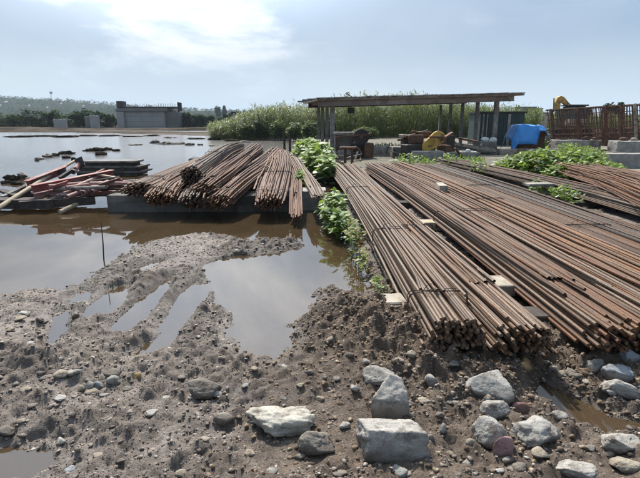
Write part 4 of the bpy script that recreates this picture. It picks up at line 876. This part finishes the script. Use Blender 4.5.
blkp('filler_box', 'second rusty box added behind the right part of the cage to darken it', 'skip', 604, 650, 128, 146, 23.4, 1.0, 'rust', .03)
# excavator behind the cage
t0 = thing('excavator', 'yellow excavator with raised bent arm behind the cage', 'excavator', (21, 42, 0))
def seg_(nm, pts, w, mt):
    m = MB()
    for q0, q1, h0 in pts: m.beam(q0, q1, w, h0)
    m.build(nm, M[mt], t0, bevel=.03)
e = lambda a, b, Y=42: PD(a, b, Y)
m = MB()
prof = [e(555, 109), e(554.5, 102), e(557, 97.3), e(560, 96), e(563, 97), e(568, 103), e(573, 107.5), e(569, 108.5), e(562.5, 103), e(559.5, 102.5), e(559, 109)]
n = len(prof); m.add([q + Vector((0, -.2, 0)) for q in prof] + [q + Vector((0, .2, 0)) for q in prof], [tuple(range(n - 1, -1, -1)), tuple(range(n, 2 * n))] + [(i, (i + 1) % n, n + (i + 1) % n, n + i) for i in range(n)]); m.build('boom', M['yellow'], t0)
m = MB(); m.tube([e(554, 98, 41.7), e(553.5, 112, 41.7)], .05, 8); m.build('hydraulic_ram', M['rust_dark'], t0, smooth=True)
q = e(577, 110); m = MB(); m.box((q.x, 42.5, 1.75), (1.9, 2.0, 1.5)); m.build('engine_cover', M['rust_dark'], t0, bevel=.08)
q = e(574, 105.5); m = MB(); m.box((q.x, 41.9, q.z), (1.7, 1.4, .12)); m.build('cab_roof', M['rust_dark'], t0, bevel=.03)
m = MB(); m.box((q.x, 41.9, q.z - .6), (1.4, 1.2, 1.05)); m.build('cab', M['glass'], t0, bevel=.05)
for s in (-.9, .9):
    m = MB(); m.box((q.x + .3, 42.3 + s, .45), (3.2, .5, .8)); m.build('track', M['tyre'], t0, bevel=.2)

# ------------------------------------------------------------------ plants
def leaves(n, fpos, size, up=.5, seed=1, droop=.25):
    """pointed, folded leaves as one mesh: 6 points, 4 triangles each"""
    r = np.random.default_rng(seed); c = fpos(r, n); s = r.uniform(size[0], size[1], n)
    a = r.uniform(0, 2 * np.pi, n); el = r.normal(up, .45, n)
    d = np.stack([np.cos(a) * np.cos(el), np.sin(a) * np.cos(el), np.sin(el)], 1)
    sd = np.stack([-np.sin(a), np.cos(a), r.normal(0, .25, n)], 1); sd /= np.linalg.norm(sd, axis=1)[:, None]
    nn = np.cross(sd, d); S = s[:, None]; w = size[2]
    v = np.stack([c, c + d * S * .38 + sd * S * w + nn * S * .10, c + d * S * .38 - sd * S * w + nn * S * .10, c + d * S * .45, c + d * S * (1 - .1) - np.array([0, 0, 1]) * S * droop, c + d * S * .72 + sd * S * w * .6 - np.array([0, 0, 1]) * S * droop * .4], 1)
    v[:, 5] = c + d * S * .75 - np.array([0, 0, 1]) * S * droop * .4
    f = np.array([[0, 1, 3], [0, 3, 2], [1, 4, 3], [3, 4, 2]]); F_ = (f[None] + (np.arange(n) * 6)[:, None, None]).reshape(-1, 3)
    return v.reshape(-1, 3), F_
def plant(name, label, cat, base, blobs, n, size, mats, seed, group=None, up=.45, stems=8, stemr=.008, stemmat='stem', stemh=None):
    """blobs: (dx,dy,dz, rx,ry,rz) volumes the leaves fill, thicker near their skin"""
    base = Vector(base); t0 = thing(name, label, cat, base, group); r = np.random.default_rng(seed)
    def fp(r_, n_):
        w = np.array([b[3] * b[4] * b[5] for b in blobs]) ** .7; k = r_.choice(len(blobs), n_, p=w / w.sum()); B = np.array(blobs)[k]
        q = r_.normal(size=(n_, 3)); q /= np.linalg.norm(q, axis=1)[:, None]; q *= (r_.uniform(0.12, 1, n_) ** .45)[:, None]
        p = B[:, :3] + q * B[:, 3:]; p[:, 2] = np.maximum(p[:, 2], .01); return p
    for i, (mt, share) in enumerate(mats):
        v, f = leaves(int(n * share), fp, size, up, seed + i * 7); o = link('foliage', nmesh('foliage', v, f), M[mt], t0); o['kind'] = 'stuff'
    m = MB()
    for k in range(stems):
        b = blobs[k % len(blobs)]; q = Vector(b[:3]) + Vector((r.uniform(-.6, .6) * b[3], r.uniform(-.6, .6) * b[4], b[5] * .55)); s = Vector((b[0] * .6 + r.uniform(-.3, .3) * b[3], b[1] * .6 + r.uniform(-.3, .3) * b[4], -.05))
        m.tube([base + s, base + s.lerp(q, .55) + Vector((r.uniform(-.03, .03), 0, .03)), base + q], [stemr, stemr * .8, stemr * .4], 5)
    m.build('stem', M[stemmat], t0, smooth=True)['kind'] = 'stuff'
    return t0
L3 = [('leaf', .55), ('leaf2', .33), ('leaf_pale', .12)]
plant('leafy_weed', 'bright green broad-leaved weeds at the foot of the near left shed post', 'weeds', (-.05, 14.6, .05), [(0, 0, .42, .48, .9, .48), (.22, -1.8, .34, .26, .8, .36), (-.35, 2.2, .45, .55, 1.2, .5)], 1500, (.13, .28, .45), L3, 1, stems=16, up=.25)
plant('leafy_weed', 'clump of broad-leaved weeds overhanging the water beside the leftmost near bundle', 'weeds', (.20, 7.0, .03), [(0, 0, .27, .17, .4, .27), (.10, -.5, .18, .14, .3, .22), (-.05, .6, .2, .15, .35, .22), (.03, .2, .42, .12, .3, .14)], 620, (.07, .17, .42), [('leaf2', .6), ('leaf', .28), ('leaf_pale', .12)], 2, stems=14, up=.15)
plant('leafy_weed', 'yellowing straggly weed against the side of the leftmost near bundle', 'weeds', (.42, 5.2, .05), [(0, .3, .22, .09, .4, .2), (.03, -.3, .12, .07, .3, .13), (-.05, .7, .22, .08, .25, .18)], 220, (.035, .085, .35), [('leaf_yellow', .6), ('leaf2', .4)], 3, stems=16, stemr=.004, up=.3)
plant('leafy_weed', 'big clump of pale and bright green weeds behind the heap of rods', 'weeds', (6.05, 13.2, .05), [(0, 0, .38, .9, .8, .42), (.8, -.3, .36, .6, .8, .42), (-.8, .2, .26, .5, .6, .28), (.9, -1.2, .26, .5, .7, .3), (.3, -1.1, .25, .8, .6, .3)], 5200, (.09, .2, .40), [('leaf', .42), ('leaf2', .38), ('leaf_pale', .13), ('leaf_yellow', .07)], 4, stems=26, up=.25)
plant('leafy_weed', 'feathery light green bush right of the big clump of weeds', 'weeds', (7.25, 13.3, .05), [(0, 0, .42, .55, .7, .45), (-.4, .2, .66, .35, .4, .3), (.35, -.6, .22, .4, .6, .25)], 3600, (.05, .11, .26), [('leaf', .75), ('leaf2', .25)], 5, stems=20, up=.7)
plant('leafy_weed', 'small weeds sprouting in the gap between the dark bars', 'weeds', (4.25, 8.3, .1), [(0, 0, .24, .14, .5, .17), (0, 1.0, .22, .12, .5, .14)], 300, (.05, .12, .4), L3, 6, stems=8)
plant('leafy_weed', 'sparse weeds in the gap farther up, near the footings', 'weeds', (4.2, 13.0, .1), [(0, 0, .28, .2, .9, .18), (-.2, 2.2, .3, .25, .7, .2), (-1.2, 3.4, .25, .5, .4, .18)], 420, (.06, .13, .4), L3, 7, stems=8)
plant('leafy_weed', 'pale-leaved weed at the right edge beside the rods', 'weeds', (5.9, 8.4, .2), [(.0, 0, .40, .25, .4, .22)], 160, (.07, .15, .42), [('leaf', .6), ('leaf_pale', .4)], 8, stems=6)
plant('leafy_weed', 'small weed growing at the drooping ends of the slender bars', 'weeds', (-.42, 10.2, .05), [(0, 0, .3, .1, .5, .24)], 140, (.07, .15, .42), L3, 9, stems=5)
plant('leafy_weed', 'few low weeds on the bank under the leftmost near bundle', 'weeds', (.55, 4.25, .03), [(0, 0, .10, .08, .25, .1)], 60, (.03, .07, .35), [('leaf2', .8), ('leaf_yellow', .2)], 10, stems=4, stemr=.003)
plant('grass_tuft', 'pale dry grass behind the concrete trough', 'grass', (3.0, 24, .0), [(0, 0, .22, 1.3, 1.0, .22), (1.5, .5, .2, .9, .8, .2)], 900, (.12, .3, .10), [('leaf_yellow', .45), ('leaf2', .55)], 31, up=1.0, stems=6)
plant('grass_tuft', 'green grass at the far ends of the broad bed of bars', 'grass', (3.4, 16.2, .05), [(0, 0, .14, 1.1, .5, .16), (1.6, .2, .16, .7, .5, .18)], 700, (.1, .22, .12), [('leaf', .4), ('leaf2', .6)], 32, up=1.0, stems=6)
plant('grass_tuft', 'low grass between the long timber and the footings', 'grass', (8.0, 18.5, .05), [(0, 0, .12, 1.0, .6, .14), (1.6, .3, .12, .9, .5, .14)], 500, (.1, .25, .14), [('leaf2', .7), ('shrub', .3)], 33, up=.9, stems=6)
plant('grass_tuft', 'grass and weeds between tarp pile and rusty cage', 'grass', (10.6, 24.2, .05), [(0, 0, .35, .7, 1.0, .4), (.6, 1.2, .5, .7, .8, .5)], 1500, (.12, .28, .14), [('leaf2', .5), ('shrub', .5)], 34, up=.9, stems=6)
# reeds
def reed_bed():
    r = np.random.default_rng(5); n = 11000; prof = [(208, 127), (222, 122), (238, 116.5), (258, 111.5), (300, 107.5), (330, 104), (350, 100), (390, 98), (425, 99), (445, 104), (480, 107), (520, 111), (560, 113), (640, 113)]
    pxs = r.uniform(210, 640, n); Y = r.uniform(41, 62, n) + np.where(pxs > 540, 25, 0); X = (pxs - CX) / F * Y * ct
    X = (pxs - CX) / F * (Y * ct + 0.0)
    top = np.interp(pxs, [a for a, b in prof], [b for a, b in prof]); Ht = 1.6 + (120 - top) / F * 46
    clump = fbm(X, Y, .5, 3, 9); Ht = Ht * (.60 + .52 * clump + r.uniform(-.14, .11, n)); Ht = np.clip(Ht, .6, 6)
    lean = r.normal(0, .10, (n, 2)); V = []; Fc = []; base = 0
    nl = 9
    z0 = np.zeros(n); P0 = np.stack([X, Y, z0], 1)
    # stalks
    tip = P0 + np.stack([lean[:, 0] * Ht, lean[:, 1] * Ht, Ht], 1); w = np.array([.018, 0, 0])
    V.append(np.stack([P0 - w, P0 + w, tip], 1).reshape(-1, 3)); Fc.append(np.arange(n * 3).reshape(-1, 3)); base = n * 3
    for k in range(nl):
        f = r.uniform(.12, 1.0, n); f = np.where(k == 0, 1.0, f); c = P0 + (tip - P0) * f[:, None]; a = r.uniform(0, 6.28, n); L = r.uniform(.45, .95, n); e = r.uniform(.1, 1.0, n)
        d = np.stack([np.cos(a) * np.cos(e), np.sin(a) * np.cos(e), np.sin(e)], 1); s = np.stack([-np.sin(a), np.cos(a), 0 * a], 1) * .032 * r.uniform(.7, 1.6, n)[:, None]
        m = c + d * (L * .5)[:, None]; t = m + d * (L * .5)[:, None] - np.stack([0 * a, 0 * a, L * r.uniform(.1, .45, n)], 1)
        V.append(np.stack([c, m - s, m + s, t], 1).reshape(-1, 3)); q = np.arange(n)[:, None] * 4 + base
        Fc.append(np.concatenate([q + [0, 1, 2], q + [1, 3, 2]])); base += n * 4
    o = link('reed_bed', nmesh('reed_bed', np.concatenate(V), np.concatenate(Fc)), M['reed']); tag(o, 'tall green reed bed behind the shed', 'reeds', kind='stuff')
reed_bed()
for i, (a, bt, tp, Y, w) in enumerate([(246, 138, 122, 40, 15), (262, 138, 119, 41, 16), (279, 138.5, 120, 40, 15), (296, 139, 122, 38, 14), (310, 142, 121, 36, 13), (236, 136.5, 126, 44, 10), (365, 139, 127, 39, 22)]):
    c = PD(a, bt, Y); c.z = 0.05; h = PD(a, tp, Y).z; k = Y / F; rx = w * k * .62
    r = random.Random(i); bl_ = [(0, 0, h * .5, rx, rx, h * .5)] + [(r.uniform(-.7, .7) * rx, r.uniform(-.6, .6) * rx, h * r.uniform(.35, .8), rx * .5, rx * .5, h * .25) for _ in range(4)]
    plant('shrub', ['low shrub on the far bank, second from the left end of the reeds', 'low shrub on the far bank, third from the left end of the reeds', 'low shrub directly left of the two dark posts', 'low shrub directly behind the two dark posts', 'low shrub just left of the shed posts', 'leftmost small shrub on the far bank beside the lake', 'low shrub seen through the shed right of the bending machine'][i], 'shrub', c, bl_, 1500, (.10, .24, .34), [('shrub', .65), ('reed', .35)], 60 + i, 'low shrubs on the far bank', .4, 7, .02, 'bark')
def tree(label, base, h, w, seed, n=700, size=.9, mat='trees', group=None, narrow=False):
    base = Vector(base); t0 = thing('tree', label, 'tree', base, group); r = random.Random(seed)
    m = MB(); m.tube([base - Vector((0, 0, .3)), base + Vector((w * .03, 0, h * .4)), base + Vector((0, 0, h * .8))], [h * .03, h * .02, h * .006], 6)
    for k in range(5):
        z = h * (.3 + .1 * k); m.tube([base + Vector((0, 0, z)), base + Vector((r.uniform(-.3, .3) * w, r.uniform(-.3, .3) * w, z + h * .15))], [h * .01, h * .004], 4)
    m.build('trunk', M['bark'], t0)
    bl_ = [(r.uniform(-.32, .32) * w, r.uniform(-.3, .3) * w, h * r.uniform(.35, .85), w * r.uniform(.18, .34), w * r.uniform(.18, .34), h * r.uniform(.09, .18)) for _ in range(11)] + [(0, 0, h * .55, w * .35, w * .35, h * .3)]
    rr = np.random.default_rng(seed)
    def fp(r_, n_):
        k = r_.integers(0, len(bl_), n_); B = np.array(bl_)[k]; q = r_.normal(size=(n_, 3)); q /= np.linalg.norm(q, axis=1)[:, None]; q *= (r_.uniform(.2, 1, n_) ** .5)[:, None]; return B[:, :3] + q * B[:, 3:]
    v, f = leaves(n, fp, (size * .6, size * 1.2, .4), .2, seed); o = link('crown', nmesh('crown', v, f), M[mat], t0); o['kind'] = 'stuff'
def skyline_tree(label, a, tp, wpx, Y, seed, **k):
    b = PD(a, 120, Y); tree(label, (b.x, Y, 0.5), PD(a, tp, Y).z - .5, wpx * Y / F, seed, **k)
skyline_tree('broad hazy tree left of the two on the skyline right of the concrete abutment', 218, 104.5, 6, 330, 1, group='hazy skyline trees', size=1.2)
skyline_tree('slimmer hazy tree right of the pair on the skyline', 224.5, 104.5, 4, 330, 2, group='hazy skyline trees', size=1.2)
skyline_tree('round far tree showing over the right end of the rusty cage', 607, 101.5, 14, 75, 3, n=900, size=.5)
skyline_tree('second round far tree over the rusty cage, farther right', 618, 101, 12, 78, 4, n=900, size=.5)
skyline_tree('thin bare-topped reedy tree rising above the middle of the shed roof', 349, 90, 5, 52, 5, n=120, size=.35)
skyline_tree('far bushy tree beside the blue cabin', 243, 110, 12, 70, 6, n=900, size=.5, mat='shrub')

# ------------------------------------------------------------------ far shore
ab = thing('bridge_abutment', 'grey concrete bridge abutment with starter bars on the far shore', 'abutment', PD(147, 129, 95))
def abx(nm, a0, a1, t, b, Y, d, mt, par=ab):
    q0, q1, q2 = PD(a0, t, Y), PD(a1, t, Y), PD(a0, b, Y); m = MB(); m.box(((q0.x + q1.x) / 2, Y + d / 2, (q0.z + q2.z) / 2), (q1.x - q0.x, d, q0.z - q2.z)); return m.build(nm, M[mt], par, bevel=.05)
abx('wall', 116, 164, 111.5, 131, 95, 6, 'concrete_far'); abx('cap_beam', 115, 166, 108.5, 111.6, 94.6, 7, 'concrete_far_dark'); abx('wing_wall', 164, 178, 112, 130, 95.8, 5, 'concrete_far_dark')
abx('pier', 116, 123, 112, 131.5, 94.2, .75, 'concrete_far'); abx('formwork', 116, 122, 101, 108.4, 95.5, 2, 'wood_dark'); abx('formwork', 177, 178.7, 102, 112, 95, .5, 'rust_dark'); abx('formwork', 179.2, 181, 102.5, 111, 95, .5, 'rust_dark')
abx('parapet', 120, 176, 106.5, 108.4, 95.5, 4, 'rust_dark')
for k in range(34):
    a = 120 + k * 1.75; q0, q1 = PD(a, 108, 95.4), PD(a + random.uniform(-.4, .4), 103.5 + random.uniform(-.5, 1.5), 95.4); m = MB(); m.tube([q0, q1], .035, 4); m.build('starter_bar', M['rust'], ab)
for zt in (116.5, 121.5, 126.5):
    abx('wall_joint', 123.5, 163.5, zt, zt + .2, 94.985, .05, 'concrete_dark')
for a in (130, 141, 152):
    abx('wall_joint', a, a + .25, 112, 130, 94.985, .05, 'concrete_dark')
for a0, a1, t, b, Y, lab, mt in ((55, 65, 119, 130, 88, 'grey concrete block on the far shore, left of the paired piers', 'concrete_far'), (91, 97.5, 115.5, 128, 90, 'grey concrete pier on the far shore between block and abutment', 'concrete_far'), (86, 91, 116.5, 127.5, 91, 'dark concrete pier left of the grey one on the far shore', 'concrete_far_dark')):
    q0, q1, q2 = PD(a0, t, Y), PD(a1, t, Y), PD(a0, b, Y); blk('concrete_pier', lab, 'concrete pier', ((q0.x + q1.x) / 2, Y, (q0.z + q2.z) / 2 - .2), (q1.x - q0.x, 1.5, q0.z - q2.z + .4), M[mt], 0, .04)
def mound(label, a0, a1, tp, Y, seed, mat='soil', d=10):
    A, B = PD(a0, 128, Y), PD(a1, 128, Y); h = PD(a0, tp, Y).z; nx, ny = 70, 16; vs = []
    for j in range(ny):
        for i in range(nx):
            s, q = i / (nx - 1), j / (ny - 1); e = math.sin(math.pi * s) ** .35 * math.sin(math.pi * min(1, q * 1.0)) ** .6
            x = A.x + (B.x - A.x) * s; y = Y + d * (q - .5); z = -.3 + (h + .3) * e * (.72 + .5 * mnoise.fractal((x * .22 + seed, y * .3, seed), 1, 2, 4)); vs.append((x, y, z))
    fs = [(j * nx + i, j * nx + i + 1, (j + 1) * nx + i + 1, (j + 1) * nx + i) for j in range(ny - 1) for i in range(nx - 1)]
    c = A.lerp(B, .5); c.z = 0; o = MB().add(vs, fs).build('earth_mound', M[mat], None, c); tag(o, label, 'earth mound', 'earth mounds on the far shore')
mound('dark earth mound at the left end of the far shore', -30, 58, 117, 104, 1); mound('dark earth mound behind the grey pier on the far shore', 40, 118, 118, 112, 2); mound('low bare earth bank along the far water edge', -20, 120, 128, 84, 3, 'soil', 8)
mound('dark earth mound right of the abutment', 180, 214, 117.5, 108, 4); mound('brown low bank right of the abutment at the water edge', 165, 245, 128, 78, 5, 'soil', 8)
for i, (a, tp, w, Y) in enumerate(((8, 113, 30, 98), (28, 113.5, 32, 97), (50, 114, 26, 100), (70, 113, 30, 98), (88, 113.5, 24, 99), (106, 115, 22, 98), (190, 116, 20, 99), (206, 117, 18, 98), (228, 117, 18, 88))):
    b = PD(a, 126, Y); k = Y / F; h = PD(a, tp, Y).z; r = random.Random(i + 90); rx = w * k * .55
    plant('shrub', ('dark thicket on the far shore, ' + ORD[i] + ' from the left edge') if i < 6 else ['dark thicket just right of the abutment', 'dark thicket between abutment and white van', 'thicket below the blue cabin'][i - 6], 'shrub', (b.x, Y, .3), [(0, 0, h * .42, rx, rx * .5, h * .42), (0, -.5, h * .15, rx * 1.1, rx * .5, h * .18)] + [(r.uniform(-.8, .8) * rx, 0, h * r.uniform(.35, .95), rx * r.uniform(.2, .45), rx * .4, h * r.uniform(.15, .3)) for _ in range(6)], 1000, (.3, .7, .4), [('trees', 1.0)], 160 + i, 'dark thickets on the far shore', .4, 5, .05, 'bark')
t0 = thing('van', 'small white van parked right of the abutment', 'van', PD(212, 128, 120)); Yv = 120; q = PD(212, 128, Yv)
m = MB(); x, z = q.x, q.z
prof = [(-1.1, .3), (-1.1, 1.3), (-.8, 1.75), (.9, 1.75), (1.1, .9), (1.15, .3)]
m.add([(x + a, Yv - .7, z + b - .2) for a, b in prof] + [(x + a, Yv + .7, z + b - .2) for a, b in prof], [tuple(range(5, -1, -1)), tuple(range(6, 12))] + [(i, (i + 1) % 6, 6 + (i + 1) % 6, 6 + i) for i in range(6)]); m.build('body', M['white'], t0)
m = MB(); m.box((x + .1, Yv - .71, z + 1.2), (1.3, .05, .35)); m.build('window', M['glass'], t0)
for s in (-.7, .7):
    m = MB(); m.tube([(x + s, Yv - .8, z + .1), (x + s, Yv - .6, z + .1)], .3, 10); m.build('wheel', M['tyre'], t0)
for a0, a1, t, b, Y, wall, lab, nm in [(231, 238, 112.5, 121, 74, 'blue_dull', 'small blue cabin in the greenery right of the skyline trees', 'cabin'), (534, 548, 113.5, 126, 62, 'pinkwall', 'small pale plastered hut left of the rusty cage', 'hut'), (519, 537, 107, 112, 150, 'concrete_dark', 'long grey building far off right of the shed roof', 'building'), (537, 543, 108.5, 112, 160, 'pinkwall', 'tiny far building right of the long grey one', 'building')]:
    q0, q1, q2 = PD(a0, t, Y), PD(a1, t, Y), PD(a0, b, Y); t0 = thing(nm, lab, nm, ((q0.x + q1.x) / 2, Y + 1.5, 0)); W = q1.x - q0.x
    m = MB(); m.box(((q0.x + q1.x) / 2, Y + 1.5, q0.z / 2), (W, 3, q0.z)); m.build('wall', M[wall], t0)
    m = MB(); m.box(((q0.x + q1.x) / 2, Y + 1.5, q0.z + .06), (W * 1.08, 3.3, .14)); m.build('roof', M['rust_dark'], t0)
    for s in (.28, .68):
        m = MB(); m.box((q0.x + W * s, Y - .01, q0.z * .72), (W * .16, .06, q0.z * .2)); m.build('window', M['glass'], t0)
# the hill
HP = [(-900, 101), (-300, 98), (-120, 95), (-40, 96), (0, 97), (20, 98), (40, 99), (75, 101), (100, 104), (130, 106.5), (180, 108.5), (240, 110.5), (300, 113), (420, 117), (700, 121)]
def hill():
    nx, ny = 260, 50; a = np.linspace(-900, 700, nx); vs = []; Y0, Y1, Yc = 330, 1500, 850
    X, Yg = np.meshgrid(a, np.linspace(0, 1, ny)); Yw = Y0 + (Y1 - Y0) * Yg; Xw = (X - CX) / F * Yw * .98
    pa = (Xw / (Yc * .98)) * F + CX; tp = np.interp(pa, [p for p, q in HP], [q for p, q in HP]); ht = (120 - tp) / F * Yc * .98 + 1.6 - 3
    e = sstep(0, .48, Yg) * (1 - .3 * sstep(.5, 1, Yg)); Z = -2 + (ht + 2) * e * (.93 + .16 * (fbm(Xw, Yw, .006, 3, 4)))
    v = np.stack([Xw.ravel(), Yw.ravel(), Z.ravel()], 1); i = (np.arange(ny - 1)[:, None] * nx + np.arange(nx - 1)[None]).ravel()
    o = link('hill', nmesh('hill', v, np.stack([i, i + 1, i + nx + 1, i + nx], 1)), M['hill'], smooth=True); o['kind'] = 'structure'
    # trees of the wooded hillside, one mass
    r = np.random.default_rng(3); n = 9000; pick = r.choice(len(v), n); c = v[pick] + np.stack([r.normal(0, 9, n), r.normal(0, 8, n), 0 * r.normal(0, 1, n)], 1)
    c = c[(c[:, 2] > -1.5)]; dens = fbm(c[:, 0], c[:, 1], .012, 3, 77); c = c[dens > .28]; n = len(c); per = 11; s_ = np.repeat(r.uniform(2.0, 4.6, n), per)
    def fp(r_, m):
        q = r_.normal(size=(m, 3)); q /= np.linalg.norm(q, axis=1)[:, None]; return np.repeat(c, per, 0) + q * (s_ * r_.uniform(.4, 1, m))[:, None] * [1, 1, 1.1] + np.array([0, 0, 2.0])
    V, Fc = leaves(n * per, fp, (1.8, 3.6, .5), .3, 12)
    o = link('hillside_wood', nmesh('hillside_wood', V, Fc), M['trees']); tag(o, 'hazy wooded hillside on the left horizon', 'wood', kind='stuff')
    for i, (a_, b_, w_) in enumerate(((7, 102.5, 4), (1, 106, 3), (30, 106, 2), (62, 104, 2), (84, 106.5, 2.5), (48, 108, 2))):
        Y = 560; q = PD(a_, b_, Y); W = w_ * .8 * Y / F; t0 = thing('house', 'tiny pale house on the left hill, ' + ORD[sorted([7, 1, 30, 62, 84, 48]).index(a_)] + ' from the left edge', 'house', (q.x, Y, q.z - 3), 'houses on the hill')
        m = MB(); m.box((q.x, Y, q.z - 1.2), (W, 5, 2.6)); m.build('wall', M['concrete_pale'], t0)
        m = MB(); x0, x1, z0 = q.x - W * .55, q.x + W * .55, q.z + .1
        m.add([(x0, Y - 2.8, z0), (x1, Y - 2.8, z0), (x1, Y + 2.8, z0), (x0, Y + 2.8, z0), (x0, Y, z0 + 1.5), (x1, Y, z0 + 1.5)], [(0, 1, 5, 4), (2, 3, 4, 5), (0, 4, 3), (1, 2, 5), (3, 2, 1, 0)]); m.build('roof', M['concrete'], t0)
    q0, q1 = PD(51, 101, 620), PD(51, 93, 620); m = MB(); m.tube([q0 - Vector((0, 0, 3)), q1], [.5, .3], 5); m.box(q1 + Vector((0, 0, .4)), (2.2, 2.2, 2.4)); o = m.build('water_tower', M['concrete'], None, q0); tag(o, 'thin far mast with a small head on the hill skyline', 'mast')
hill()
# ------------------------------------------------------------------ hazy air
hz = MB(); hz.box((0, 1800, 31), (5600, 3900, 68)); o = hz.build('haze', None); o['kind'] = 'stuff'; o['label'] = 'pale haze in the air over the lake'
t = NT('haze'); vol = t.n('ShaderNodeVolumePrincipled', {'Color': (.74, .87, 1.0), 'Density': HAZE, 'Anisotropy': 0.0}); t.L.new(vol.outputs[0], t.out.inputs['Volume']); o.data.materials.append(t.m)
